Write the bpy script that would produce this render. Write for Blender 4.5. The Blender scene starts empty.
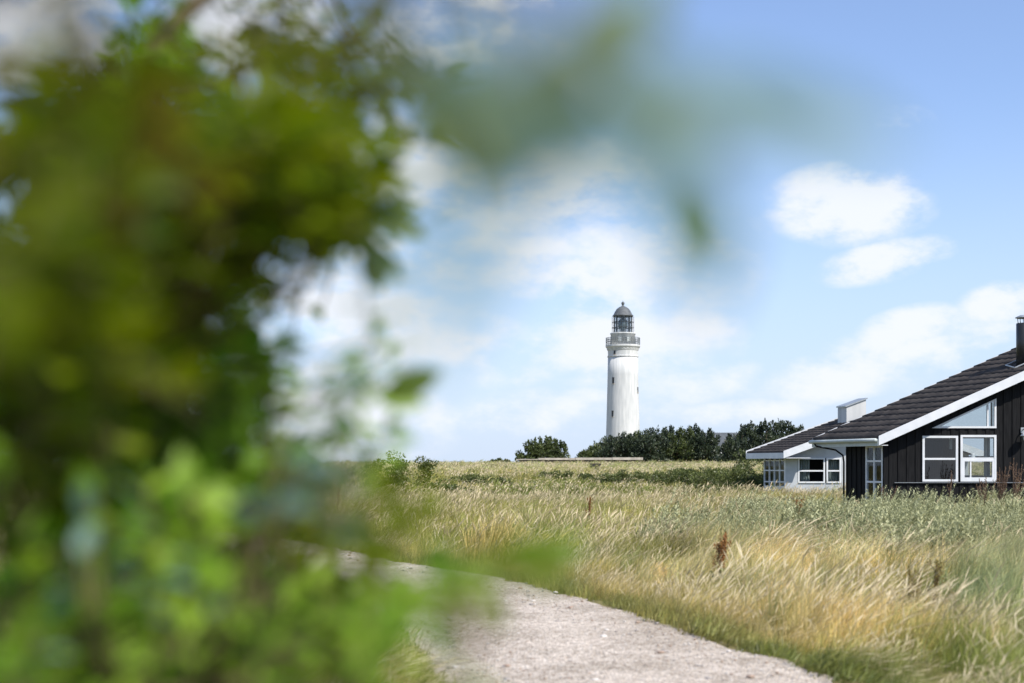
import bpy, math, random
import numpy as np
from mathutils import Vector, noise as mnoise
R = math.radians
sc = bpy.context.scene
F = 1422.0; EYE = 1.6; HY = 466.0      # focal length in pixels, camera height, eye level row

# ---------------------------------------------------------------- camera
cd = bpy.data.cameras.new('camera'); cam = bpy.data.objects.new('camera', cd)
sc.collection.objects.link(cam); sc.camera = cam
cam.location = (0, 0, EYE); cam.rotation_euler = (R(90), 0, 0)
cd.sensor_width = 36.0; cd.lens = 50.0
cd.shift_y = (HY - 341.5) / 1024.0
cd.clip_start = 0.02; cd.clip_end = 9000
cd.dof.use_dof = True; cd.dof.focus_distance = 48.0; cd.dof.aperture_fstop = 1.8

# ---------------------------------------------------------------- light
SUN_AZ = R(138)      # from +Y towards +X: behind the camera on the right
SUN_EL = R(48)
SD = Vector((math.sin(SUN_AZ)*math.cos(SUN_EL), math.cos(SUN_AZ)*math.cos(SUN_EL), math.sin(SUN_EL)))
sl = bpy.data.lights.new('sun', 'SUN'); so = bpy.data.objects.new('sun', sl); sc.collection.objects.link(so)
sl.energy = 3.8; sl.angle = R(0.55); sl.color = (1.0, 0.95, 0.87)
so.rotation_euler = SD.to_track_quat('Z', 'Y').to_euler(); so.location = (30, -30, 60)
sc.view_settings.view_transform = 'Standard'; sc.view_settings.look = 'None'
sc.view_settings.exposure = 0.68; sc.view_settings.gamma = 1.0
sc.cycles.use_denoising = True
sc.cycles.max_bounces = 8; sc.cycles.transparent_max_bounces = 16
sc.cycles.caustics_reflective = False; sc.cycles.caustics_refractive = False

W = bpy.data.worlds.new('World'); sc.world = W; W.use_nodes = True
nt = W.node_tree; N = nt.nodes; L = nt.links
for n in list(N): N.remove(n)
def nd(t, **k):
    n = N.new(t)
    for a, b in k.items(): setattr(n, a, b)
    return n
def mth(op, a, b=None, c=None, clamp=False):
    n = N.new('ShaderNodeMath'); n.operation = op; n.use_clamp = clamp
    for i, v in enumerate((a, b, c)):
        if v is None: continue
        if isinstance(v, (int, float)): n.inputs[i].default_value = v
        else: L.new(v, n.inputs[i])
    return n.outputs[0]
out = nd('ShaderNodeOutputWorld'); bg = nd('ShaderNodeBackground'); bg.inputs['Strength'].default_value = 0.112
sky = nd('ShaderNodeTexSky'); sky.sky_type = 'NISHITA'; sky.sun_disc = False
sky.sun_elevation = SUN_EL; sky.sun_rotation = SUN_AZ; sky.altitude = 0; sky.air_density = 1.0; sky.dust_density = 0.3; sky.ozone_density = 3.0
tc = nd('ShaderNodeTexCoord'); sep = nd('ShaderNodeSeparateXYZ'); L.new(tc.outputs['Generated'], sep.inputs[0])
ysafe = mth('MAXIMUM', sep.outputs[1], 0.05)
nz = nd('ShaderNodeTexNoise'); nz.inputs['Scale'].default_value = 13.0; nz.inputs['Detail'].default_value = 7; nz.inputs['Roughness'].default_value = 0.62
mp = nd('ShaderNodeMapping'); mp.inputs['Scale'].default_value = (1, 1, 1.8); mp.inputs['Rotation'].default_value = (0, R(-14), 0)
L.new(tc.outputs['Generated'], mp.inputs[0]); L.new(mp.outputs[0], nz.inputs['Vector'])
nf = nz.outputs['Fac']
u = mth('DIVIDE', sep.outputs[0], ysafe); v = mth('DIVIDE', sep.outputs[2], ysafe)
# clouds: (bearing, height, half width, half height, tilt degrees, density) as directions from the place
CL = [(850,204,98,48,4,1.0), (885,261,80,24,12,0.95), (905,132,40,30,0,0.5), (590,285,110,48,-4,1.0), (530,262,80,36,0,0.8), (625,345,135,46,4,0.95), (490,345,100,50,0,0.8),
      (1005,302,56,26,8,0.95), (915,330,70,28,10,0.8), (880,360,150,36,14,0.8), (970,350,130,40,10,0.7), (745,412,80,16,4,0.7), (560,412,150,30,2,0.65), (680,385,120,26,5,0.5),
      (330,330,150,90,0,1.0), (240,20,110,60,0,1.0), (60,40,110,60,0,1.0), (400,210,140,110,0,0.9), (480,30,130,60,10,.8), (320,420,160,60,0,1.0), (20,400,70,50,0,0.9), (560,190,150,60,0,.7),(650,250,140,80,0,.65)]
acc = None
for (px, py, a, b, t, s) in CL:
    u0 = (px-512)/F; v0 = (HY-py)/F; a /= F; b /= F; ct, st = math.cos(R(t)), math.sin(R(t))
    du = mth('SUBTRACT', u, u0); dv = mth('SUBTRACT', v, v0)
    p = mth('ADD', mth('MULTIPLY', du, ct/a), mth('MULTIPLY', dv, st/a))
    q = mth('ADD', mth('MULTIPLY', du, -st/b), mth('MULTIPLY', dv, ct/b))
    r2 = mth('ADD', mth('MULTIPLY', p, p), mth('MULTIPLY', q, q))
    g = mth('MULTIPLY', mth('SUBTRACT', 1.0, r2, clamp=True), s)
    acc = g if acc is None else mth('MAXIMUM', acc, g)
front = mth('GREATER_THAN', sep.outputs[1], 0.3)
acc = mth('MULTIPLY', acc, front)
gen = nd('ShaderNodeTexNoise'); gen.inputs['Scale'].default_value = 2.6; gen.inputs['Detail'].default_value = 7
L.new(tc.outputs['Generated'], gen.inputs['Vector'])
back = mth('MULTIPLY', mth('SUBTRACT', 1.0, front), mth('MULTIPLY', mth('SUBTRACT', gen.outputs['Fac'], 0.5, clamp=True), 4.0))
acc = mth('ADD', acc, back)
dens = mth('ADD', mth('MULTIPLY', mth('POWER', acc, 0.8), 1.0), mth('MULTIPLY', mth('SUBTRACT', nf, 0.525), mth('MULTIPLY', mth('ADD', mth('POWER', acc, 0.5), 0.10), 5.0)))
ss = nd('ShaderNodeMapRange'); ss.interpolation_type = 'SMOOTHSTEP'; L.new(dens, ss.inputs[0])
ss.inputs[1].default_value = 0.02; ss.inputs[2].default_value = 1.15; ss.inputs[3].default_value = 0; ss.inputs[4].default_value = 0.93
# thin pale veil towards the horizon
veil = nd('ShaderNodeMapRange'); veil.interpolation_type = 'SMOOTHSTEP'; L.new(sep.outputs[2], veil.inputs[0])
veil.inputs[1].default_value = -0.02; veil.inputs[2].default_value = 0.26; veil.inputs[3].default_value = 0.9; veil.inputs[4].default_value = 0.12
tn = nd('ShaderNodeMix', data_type='RGBA', blend_type='MULTIPLY'); tn.inputs[0].default_value = 1; L.new(sky.outputs[0], tn.inputs[6]); tn.inputs[7].default_value = (0.93, 0.94, 1.06, 1)
mixv = nd('ShaderNodeMix', data_type='RGBA'); L.new(veil.outputs[0], mixv.inputs[0]); L.new(tn.outputs[2], mixv.inputs[6]); mixv.inputs[7].default_value = (3.5, 4.25, 5.5, 1)
mixc = nd('ShaderNodeMix', data_type='RGBA'); L.new(ss.outputs[0], mixc.inputs[0]); L.new(mixv.outputs[2], mixc.inputs[6]); mixc.inputs[7].default_value = (5.3, 5.5, 5.9, 1)
L.new(mixc.outputs[2], bg.inputs['Color']); L.new(bg.outputs[0], out.inputs[0])

# ---------------------------------------------------------------- helpers
C = sc.collection
rng = np.random.default_rng(7)
def setp(o, label=None, cat=None, group=None, kind=None):
    if label: o['label'] = label
    if cat: o['category'] = cat
    if group: o['group'] = group
    if kind: o['kind'] = kind
    return o
def thing(name, label, cat, loc=(0,0,0), group=None):
    o = bpy.data.objects.new(name, None); C.objects.link(o); o.location = loc; o.empty_display_size = 0.3
    return setp(o, label, cat, group)
class MB:
    def __init__(s): s.v = []; s.f = []; s.a = []; s.n = 0
    def add(s, verts, faces, attr=None):
        verts = np.asarray(verts, float).reshape(-1, 3); s.v.append(verts)
        s.f += [tuple(int(i)+s.n for i in f) for f in faces]
        s.a.append(np.full(len(verts), 0.5) if attr is None else np.broadcast_to(np.asarray(attr, float), (len(verts),)))
        s.n += len(verts)
    def box(s, x0, x1, y0, y1, z0, z1):
        s.hexa([(x0,y0,z0),(x1,y0,z0),(x1,y1,z0),(x0,y1,z0)], [(x0,y0,z1),(x1,y0,z1),(x1,y1,z1),(x0,y1,z1)])
    def hexa(s, bot, top):
        s.add(list(bot)+list(top), [(3,2,1,0),(4,5,6,7),(0,1,5,4),(1,2,6,5),(2,3,7,6),(3,0,4,7)])
    def prism(s, poly, d):          # polygon of 3-D points pushed along d
        n = len(poly); p = [Vector(q) for q in poly]; q = [a+Vector(d) for a in p]
        s.add([tuple(a) for a in p+q], [tuple(range(n))[::-1], tuple(range(n, 2*n))] + [(i, (i+1)%n, n+(i+1)%n, n+i) for i in range(n)])
    def lathe(s, prof, seg=32, c=(0,0,0), cap=True):
        vs = []; fs = []
        for r, z in prof:
            for k in range(seg):
                a = 2*math.pi*k/seg; vs.append((c[0]+r*math.cos(a), c[1]+r*math.sin(a), c[2]+z))
        for i in range(len(prof)-1):
            for k in range(seg): fs.append((i*seg+k, i*seg+(k+1)%seg, (i+1)*seg+(k+1)%seg, (i+1)*seg+k))
        if cap: fs.append(tuple(range(seg))[::-1]); fs.append(tuple((len(prof)-1)*seg+k for k in range(seg)))
        s.add(vs, fs)
    def tube(s, pts, rad, seg=6):
        pts = [Vector(p) for p in pts]; rad = rad if isinstance(rad, (list, tuple)) else [rad]*len(pts)
        vs = []; fs = []
        for i, p in enumerate(pts):
            t = (pts[min(i+1, len(pts)-1)] - pts[max(i-1, 0)])
            t = t.normalized() if t.length > 1e-9 else Vector((0,0,1))
            a = t.cross(Vector((0.31,0.17,0.93))); a = a.normalized() if a.length > 1e-4 else Vector((1,0,0)); b = t.cross(a)
            for k in range(seg):
                w = 2*math.pi*k/seg; vs.append(tuple(p + (a*math.cos(w)+b*math.sin(w))*rad[i]))
        for i in range(len(pts)-1):
            for k in range(seg): fs.append((i*seg+k, i*seg+(k+1)%seg, (i+1)*seg+(k+1)%seg, (i+1)*seg+k))
        fs.append(tuple(range(seg))[::-1]); fs.append(tuple((len(pts)-1)*seg+k for k in range(seg)))
        s.add(vs, fs)
    def mesh(s, name, mat, smooth=False):
        me = bpy.data.meshes.new(name)
        V = np.concatenate(s.v) if s.v else np.zeros((0,3))
        me.from_pydata(V.tolist(), [], s.f)
        at = me.attributes.new('rnd', 'FLOAT', 'POINT'); at.data.foreach_set('value', np.concatenate(s.a).astype(np.float32))
        me.materials.append(mat)
        if smooth: me.polygons.foreach_set('use_smooth', np.ones(len(me.polygons), bool))
        me.update(); return me
    def build(s, name, mat, parent=None, smooth=False, origin=None):
        me = s.mesh(name, mat, smooth)
        o = bpy.data.objects.new(name, me); C.objects.link(o)
        if origin is not None:
            me.transform(__import__('mathutils').Matrix.Translation(-Vector(origin))); o.location = origin
        if parent is not None:
            o.parent = parent
            pl = Vector((0,0,0)); q = parent
            while q is not None: pl += q.location; q = q.parent
            if origin is None: me.transform(__import__('mathutils').Matrix.Translation(-pl))
            else: o.location = Vector(origin) - pl
        return o
def P(px, py, y): return ((px-512)/F*y, y, EYE+(HY-py)/F*y)
def PX(px, y): return (px-512)/F*y
def PZ(py, y): return EYE+(HY-py)/F*y
def fbm(x, y, s=1.0, o=3, seed=0.0):
    t = 0; a = 0.5
    for k in range(o):
        t += a*mnoise.noise(Vector((x*s+seed, y*s-seed, seed*1.7))); s *= 2.03; a *= 0.5
    return t
def sstep(a, b, x):
    t = np.clip((np.asarray(x, float)-a)/(b-a), 0, 1); return t*t*(3-2*t)

# ---------------------------------------------------------------- materials
def M(name, col, rough=0.8, var=None, scale=4.0, spec=0.3, metal=0.0, bump=0.0, bscale=30.0, stretch=(1,1,1), attr=0.0):
    m = bpy.data.materials.new(name); m.use_nodes = True; t = m.node_tree; b = t.nodes['Principled BSDF']
    b.inputs['Base Color'].default_value = (*col, 1); b.inputs['Roughness'].default_value = rough
    b.inputs['Specular IOR Level'].default_value = spec; b.inputs['Metallic'].default_value = metal
    g = t.nodes.new('ShaderNodeTexCoord'); mp = t.nodes.new('ShaderNodeMapping'); mp.inputs['Scale'].default_value = stretch
    t.links.new(g.outputs['Object'], mp.inputs[0])
    if var:
        n = t.nodes.new('ShaderNodeTexNoise'); n.inputs['Scale'].default_value = scale; n.inputs['Detail'].default_value = 6; t.links.new(mp.outputs[0], n.inputs['Vector'])
        r = t.nodes.new('ShaderNodeMapRange'); r.inputs[1].default_value = 0.36; r.inputs[2].default_value = 0.64; t.links.new(n.outputs['Fac'], r.inputs[0])
        x = t.nodes.new('ShaderNodeMix'); x.data_type = 'RGBA'; x.inputs[6].default_value = (*col, 1); x.inputs[7].default_value = (*var, 1)
        t.links.new(r.outputs[0], x.inputs[0]); t.links.new(x.outputs[2], b.inputs['Base Color'])
    if bump:
        n = t.nodes.new('ShaderNodeTexNoise'); n.inputs['Scale'].default_value = bscale; n.inputs['Detail'].default_value = 5; t.links.new(mp.outputs[0], n.inputs['Vector'])
        k = t.nodes.new('ShaderNodeBump'); k.inputs['Strength'].default_value = bump; k.inputs['Distance'].default_value = 0.02
        t.links.new(n.outputs['Fac'], k.inputs['Height']); t.links.new(k.outputs[0], b.inputs['Normal'])
    return m
def leafmat(name, c0, c1, trans=0.35, rough=0.5, instancer=False, gloss=0.04, tcol=None):
    """thin leaves / blades: diffuse + translucent + a little gloss, colour varies leaf by leaf"""
    m = bpy.data.materials.new(name); m.use_nodes = True; t = m.node_tree; ns = t.nodes; lk = t.links
    for n in list(ns): ns.remove(n)
    o = ns.new('ShaderNodeOutputMaterial'); at = ns.new('ShaderNodeAttribute'); at.attribute_name = 'rnd'
    mx = ns.new('ShaderNodeMix'); mx.data_type = 'RGBA'; mx.inputs[6].default_value = (*c0, 1); mx.inputs[7].default_value = (*c1, 1)
    lk.new(at.outputs['Fac'], mx.inputs[0]); col = mx.outputs[2]
    if instancer:
        ti = ns.new('ShaderNodeAttribute'); ti.attribute_type = 'INSTANCER'; ti.attribute_name = 'tint'
        mu = ns.new('ShaderNodeMix'); mu.data_type = 'RGBA'; mu.blend_type = 'MULTIPLY'; mu.inputs[0].default_value = 1
        lk.new(ti.outputs['Color'], mu.inputs[6]); lk.new(col, mu.inputs[7]); col = mu.outputs[2]
    d = ns.new('ShaderNodeBsdfDiffuse'); tr = ns.new('ShaderNodeBsdfTranslucent'); gl = ns.new('ShaderNodeBsdfGlossy'); gl.inputs['Roughness'].default_value = rough
    lk.new(col, d.inputs[0])
    if tcol:
        tm = ns.new('ShaderNodeMix'); tm.data_type = 'RGBA'; tm.blend_type = 'MULTIPLY'; tm.inputs[0].default_value = 1; tm.inputs[7].default_value = (*tcol, 1)
        lk.new(col, tm.inputs[6]); lk.new(tm.outputs[2], tr.inputs[0])
    else: lk.new(col, tr.inputs[0])
    a = ns.new('ShaderNodeMixShader'); a.inputs[0].default_value = trans; lk.new(d.outputs[0], a.inputs[1]); lk.new(tr.outputs[0], a.inputs[2])
    b = ns.new('ShaderNodeMixShader'); b.inputs[0].default_value = gloss; lk.new(a.outputs[0], b.inputs[1]); lk.new(gl.outputs[0], b.inputs[2])
    lk.new(b.outputs[0], o.inputs[0]); return m
def glassmat(name, tint=(0.88,0.90,0.90), refl=0.03):
    m = bpy.data.materials.new(name); m.use_nodes = True; t = m.node_tree; ns = t.nodes; lk = t.links
    for n in list(ns): ns.remove(n)
    o = ns.new('ShaderNodeOutputMaterial'); tr = ns.new('ShaderNodeBsdfTransparent'); tr.inputs[0].default_value = (*tint, 1)
    gl = ns.new('ShaderNodeBsdfGlossy'); gl.inputs['Roughness'].default_value = 0.01
    fr = ns.new('ShaderNodeFresnel'); fr.inputs[0].default_value = 1.55; ad = ns.new('ShaderNodeMath'); ad.operation = 'ADD'; ad.use_clamp = True; ad.inputs[1].default_value = refl
    lk.new(fr.outputs[0], ad.inputs[0]); gb = ns.new('ShaderNodeNewGeometry'); iv = ns.new('ShaderNodeMath'); iv.operation = 'SUBTRACT'; iv.inputs[0].default_value = 1; lk.new(gb.outputs['Backfacing'], iv.inputs[1]); mm = ns.new('ShaderNodeMath'); mm.operation = 'MULTIPLY'; lk.new(ad.outputs[0], mm.inputs[0]); lk.new(iv.outputs[0], mm.inputs[1]); mx = ns.new('ShaderNodeMixShader'); lk.new(mm.outputs[0], mx.inputs[0]); lk.new(tr.outputs[0], mx.inputs[1]); lk.new(gl.outputs[0], mx.inputs[2])
    lk.new(mx.outputs[0], o.inputs[0]); return m
m_white = M('white_paint', (0.70,0.71,0.73), 0.5, (0.62,0.64,0.66), 3)
m_render = M('white_render', (0.64,0.64,0.62), 0.85, (0.50,0.51,0.50), 2.2, stretch=(1,1,0.12), bump=0.0, spec=0.05)
m_black = M('black_boards', (0.006,0.0062,0.007), 0.7, (0.013,0.013,0.014), 5, spec=0.12, stretch=(6,6,0.5))
m_tile = M('dark_roof_tiles', (0.038,0.033,0.030), 0.75, (0.075,0.064,0.056), 3.0, spec=0.15, bump=0.3, bscale=60)
m_fasciashade = M('shade_toned_white_board', (0.50,0.54,0.53), 0.5, (0.43,0.48,0.47), 4)  # white eave board toned grey-green, its shaded side put into the colour
m_metal = M('zinc', (0.45,0.47,0.47), 0.4, metal=0.6)
m_flue = M('black_steel', (0.02,0.021,0.022), 0.35, spec=0.5)
m_dome = M('dark_grey_metal_dome', (0.085,0.092,0.098), 0.6, (0.13,0.14,0.145), 2)
m_iron = M('dark_ironwork', (0.05,0.06,0.065), 0.5)
m_glass = glassmat('window_glass')
m_lens = M('lighthouse_lens', (0.25,0.3,0.3), 0.15, spec=0.8)
m_inner = M('interior_wall', (0.16,0.16,0.15), 0.8)
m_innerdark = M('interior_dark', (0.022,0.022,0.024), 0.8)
m_curtain = M('curtain_cloth', (0.35,0.38,0.36), 0.9, (0.22,0.26,0.26), 8, stretch=(6,1,0.2))
m_conc = M('weathered_concrete', (0.50,0.45,0.38), 0.9, (0.36,0.32,0.27), 1.5)
m_concshade = M('shade_dark_concrete', (0.15,0.13,0.10), 0.9, (0.08,0.07,0.055), 2)  # bunker wall darker than its slab: shade below the slab painted in
m_slate = M('slate_roof', (0.07,0.08,0.09), 0.7, (0.10,0.11,0.12), 2)
m_bark = M('bark', (0.09,0.065,0.045), 0.9, (0.05,0.038,0.028), 12, bump=0.4)
m_twig = M('green_brown_twigs', (0.10,0.085,0.035), 0.8, (0.14,0.10,0.05), 20)
m_post = M('dark_timber_post', (0.05,0.045,0.04), 0.9)
m_pine = leafmat('pine_needles', (0.018,0.030,0.018), (0.070,0.092,0.042), 0.15)
m_pine2 = leafmat('bush_foliage', (0.035,0.050,0.014), (0.12,0.15,0.04), 0.2)
m_shrubl = leafmat('low_shrub_foliage', (0.055,0.075,0.018), (0.19,0.22,0.06), 0.35)
m_blade = leafmat('grass_blades', (0.46,0.52,0.34), (1.26,1.18,1.02), 0.42, instancer=True)
m_head = leafmat('grass_seed_heads', (0.55,0.45,0.26), (0.82,0.72,0.50), 0.3)
m_willow = leafmat('silver_willow_leaves', (0.17,0.18,0.07), (0.56,0.56,0.32), 0.3, gloss=0.015)
m_dock = leafmat('rusty_dock_seed', (0.20,0.08,0.02), (0.46,0.22,0.06), 0.2)
m_dockg = leafmat('olive_dock_seed', (0.22,0.18,0.05), (0.42,0.34,0.12), 0.2)
m_dry = leafmat('dried_brown_stalks', (0.10,0.055,0.035), (0.28,0.18,0.11), 0.1)

# ---------------------------------------------------------------- terrain
# right-hand edge and left-hand edge of the gravel track
PR = np.array([(5.6,-3),(4.0,4),(2.42,10.3),(1.78,13.2),(1.03,16.4),(0.25,19.0),(-0.55,21.2),(-1.9,23.6),(-4.2,29.5),(-6.4,33.5),(-10.5,38),(-18,43),(-30,50)])
PL = np.array([(2.4,-3),(0.9,4),(-0.52,10.3),(-1.0,13.2),(-1.75,16.4),(-2.45,18.6),(-3.2,20.4),(-4.6,22.8),(-6.6,28.0),(-8.6,31.2),(-12,35),(-19,39.6),(-31,46.5)])
PC = (PR+PL)/2
def resample(p, n):
    s = np.concatenate([[0], np.cumsum(np.hypot(*np.diff(p, axis=0).T))]); t = np.linspace(0, s[-1], n)
    # smooth (Catmull-like) through cubic-ish interpolation by averaging
    q = np.stack([np.interp(t, s, p[:,0]), np.interp(t, s, p[:,1])], 1)
    for _ in range(max(2, n//60)): q[1:-1] = 0.25*q[:-2]+0.5*q[1:-1]+0.25*q[2:]
    return q
NP_ = 420
PRs, PLs = resample(PR, NP_), resample(PL, NP_); PCs = (PRs+PLs)/2; HWs = np.hypot(*(PRs-PLs).T)/2
def pathd(x, y):
    """distance outside the path edge (negative inside)"""
    x = np.atleast_1d(np.asarray(x, float)); y = np.atleast_1d(np.asarray(y, float)); r = np.empty(len(x))
    for i in range(0, len(x), 4000):
        d = np.hypot(x[i:i+4000,None]-PCs[None,::3,0], y[i:i+4000,None]-PCs[None,::3,1]) - HWs[None,::3]
        r[i:i+4000] = d.min(1)
    return r
def hgt(x, y, pd=None):
    x = np.atleast_1d(np.asarray(x, float)); y = np.atleast_1d(np.asarray(y, float))
    if pd is None: pd = pathd(x, y)
    base = 1.42*sstep(46, 150, y)
    und = 0.10*np.sin(x*0.33+1.3)*np.cos(y*0.27) + 0.06*np.sin(x*0.81+y*0.57)
    und2 = 0.09*np.sin(x*0.07+2.0)*np.sin(y*0.06+0.4)*(1-sstep(110,150,y))
    k = sstep(0.1, 2.0, pd)
    return base + k*(0.07 + und*(1-sstep(60,130,y))) + und2*sstep(1.0, 6.0, pd)*sstep(25,60,y) - 0.02*(1-sstep(-0.3, 0.1, pd))*0
def hz(x, y): return float(hgt([x],[y])[0])
def lin(n, a, b, e):   # graded spacing
    t = np.linspace(0, 1, n); return a+(b-a)*t**e
ys = np.concatenate([-lin(14, 0, 60, 2)[::-1][:-1], np.linspace(0, 46, 185), np.linspace(47, 180, 100), lin(26, 185, 4200, 3)])
xs = np.concatenate([-lin(40, 16, 2600, 3)[::-1], np.linspace(-15.8, 15.8, 128), lin(40, 16, 2600, 3)])
gx, gy = np.meshgrid(xs, ys); gz = hgt(gx.ravel(), gy.ravel())
nx, ny = len(xs), len(ys); idx = np.arange(nx*ny).reshape(ny, nx)
fc = np.stack([idx[:-1,:-1], idx[:-1,1:], idx[1:,1:], idx[1:,:-1]], -1).reshape(-1,4)
def groundmat():
    m = bpy.data.materials.new('dune_soil'); m.use_nodes = True; t = m.node_tree; b = t.nodes['Principled BSDF']; b.inputs['Roughness'].default_value = 0.95; b.inputs['Specular IOR Level'].default_value = 0.1
    g = t.nodes.new('ShaderNodeNewGeometry')
    n1 = t.nodes.new('ShaderNodeTexNoise'); n1.inputs['Scale'].default_value = 0.12; n1.inputs['Detail'].default_value = 4
    n2 = t.nodes.new('ShaderNodeTexNoise'); n2.inputs['Scale'].default_value = 7; n2.inputs['Detail'].default_value = 7
    t.links.new(g.outputs['Position'], n1.inputs['Vector']); t.links.new(g.outputs['Position'], n2.inputs['Vector'])
    r1 = t.nodes.new('ShaderNodeValToRGB'); r1.color_ramp.elements[0].position = 0.38; r1.color_ramp.elements[1].position = 0.62
    r1.color_ramp.elements[0].color = (0.10,0.11,0.035,1); r1.color_ramp.elements[1].color = (0.27,0.22,0.10,1); t.links.new(n1.outputs['Fac'], r1.inputs[0])
    r2 = t.nodes.new('ShaderNodeMapRange'); r2.inputs[1].default_value = 0.3; r2.inputs[2].default_value = 0.7; r2.inputs[3].default_value = 0.6; r2.inputs[4].default_value = 1.25; t.links.new(n2.outputs['Fac'], r2.inputs[0])
    mu = t.nodes.new('ShaderNodeMix'); mu.data_type = 'RGBA'; mu.blend_type = 'MULTIPLY'; mu.inputs[0].default_value = 1
    t.links.new(r1.outputs[0], mu.inputs[6]); t.links.new(r2.outputs[0], mu.inputs[7]); t.links.new(mu.outputs[2], b.inputs['Base Color'])
    bp = t.nodes.new('ShaderNodeBump'); bp.inputs['Distance'].default_value = 0.05; t.links.new(n2.outputs['Fac'], bp.inputs['Height']); t.links.new(bp.outputs[0], b.inputs['Normal'])
    return m
gm = MB(); gm.add(np.stack([gx.ravel(), gy.ravel(), gz], 1), fc)
setp(gm.build('ground', groundmat(), smooth=True), 'rolling dune heath of tall grass running to the horizon', 'ground', kind='structure')

def gravelmat():
    m = bpy.data.materials.new('pale_gravel'); m.use_nodes = True; t = m.node_tree; b = t.nodes['Principled BSDF']; b.inputs['Roughness'].default_value = 0.95; b.inputs['Specular IOR Level'].default_value = 0.15
    g = t.nodes.new('ShaderNodeNewGeometry')
    vo = t.nodes.new('ShaderNodeTexVoronoi'); vo.inputs['Scale'].default_value = 34
    n1 = t.nodes.new('ShaderNodeTexNoise'); n1.inputs['Scale'].default_value = 1.1; n1.inputs['Detail'].default_value = 5
    n2 = t.nodes.new('ShaderNodeTexNoise'); n2.inputs['Scale'].default_value = 16; n2.inputs['Detail'].default_value = 6
    for n in (vo, n1, n2): t.links.new(g.outputs['Position'], n.inputs['Vector'])
    sp = t.nodes.new('ShaderNodeSeparateColor'); t.links.new(vo.outputs['Color'], sp.inputs[0])
    r = t.nodes.new('ShaderNodeValToRGB'); e = r.color_ramp.elements
    e[0].position = 0.0; e[0].color = (0.30,0.26,0.215,1); e[1].position = 1.0; e[1].color = (0.70,0.645,0.57,1)
    k = r.color_ramp.elements.new(0.45); k.color = (0.49,0.43,0.36,1); t.links.new(sp.outputs[0], r.inputs[0])
    r1 = t.nodes.new('ShaderNodeValToRGB'); r1.color_ramp.elements[0].position = 0.35; r1.color_ramp.elements[1].position = 0.65
    r1.color_ramp.elements[0].color = (0.80,0.76,0.72,1); r1.color_ramp.elements[1].color = (1.12,1.08,1.06,1); t.links.new(n1.outputs['Fac'], r1.inputs[0])
    mu = t.nodes.new('ShaderNodeMix'); mu.data_type = 'RGBA'; mu.blend_type = 'MULTIPLY'; mu.inputs[0].default_value = 1
    t.links.new(r.outputs[0], mu.inputs[6]); t.links.new(r1.outputs[0], mu.inputs[7]); t.links.new(mu.outputs[2], b.inputs['Base Color'])
    ad = t.nodes.new('ShaderNodeMath'); ad.operation = 'SUBTRACT'; t.links.new(n2.outputs['Fac'], ad.inputs[0]); t.links.new(vo.outputs['Distance'], ad.inputs[1])
    bp = t.nodes.new('ShaderNodeBump'); bp.inputs['Distance'].default_value = 0.03; bp.inputs['Strength'].default_value = 0.8; t.links.new(ad.outputs[0], bp.inputs['Height']); t.links.new(bp.outputs[0], b.inputs['Normal'])
    return m
pm = MB(); cols = 14; vs = []
for i in range(NP_):
    w1 = 0.34*fbm(PRs[i,0], PRs[i,1], 1.5, 5, 3.1); w2 = 0.36*fbm(PLs[i,0], PLs[i,1], 1.5, 5, 8.1)
    d = (PRs[i]-PLs[i]); d /= np.hypot(*d)
    a = PLs[i]+d*w2; b = PRs[i]+d*w1
    for k in range(cols+1):
        t = k/cols; q = a+(b-a)*t; vs.append((q[0], q[1], 0.012+0.03*math.sin(math.pi*t)**0.5*abs(math.sin(math.pi*t*1.0))*0.6 - 0.02*(math.exp(-((t-0.27)/0.09)**2)+math.exp(-((t-0.75)/0.09)**2))*0.5))
vs = np.array(vs); vs[:,2] = np.maximum(vs[:,2], 0.006) + hgt(vs[:,0], vs[:,1])
pf = [(i*(cols+1)+k, i*(cols+1)+k+1, (i+1)*(cols+1)+k+1, (i+1)*(cols+1)+k) for i in range(NP_-1) for k in range(cols)]
pm.add(vs, pf)
setp(pm.build('path', gravelmat(), smooth=True), 'pale gravel track curving away to the left through the dune grass', 'path', kind='structure')

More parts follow.
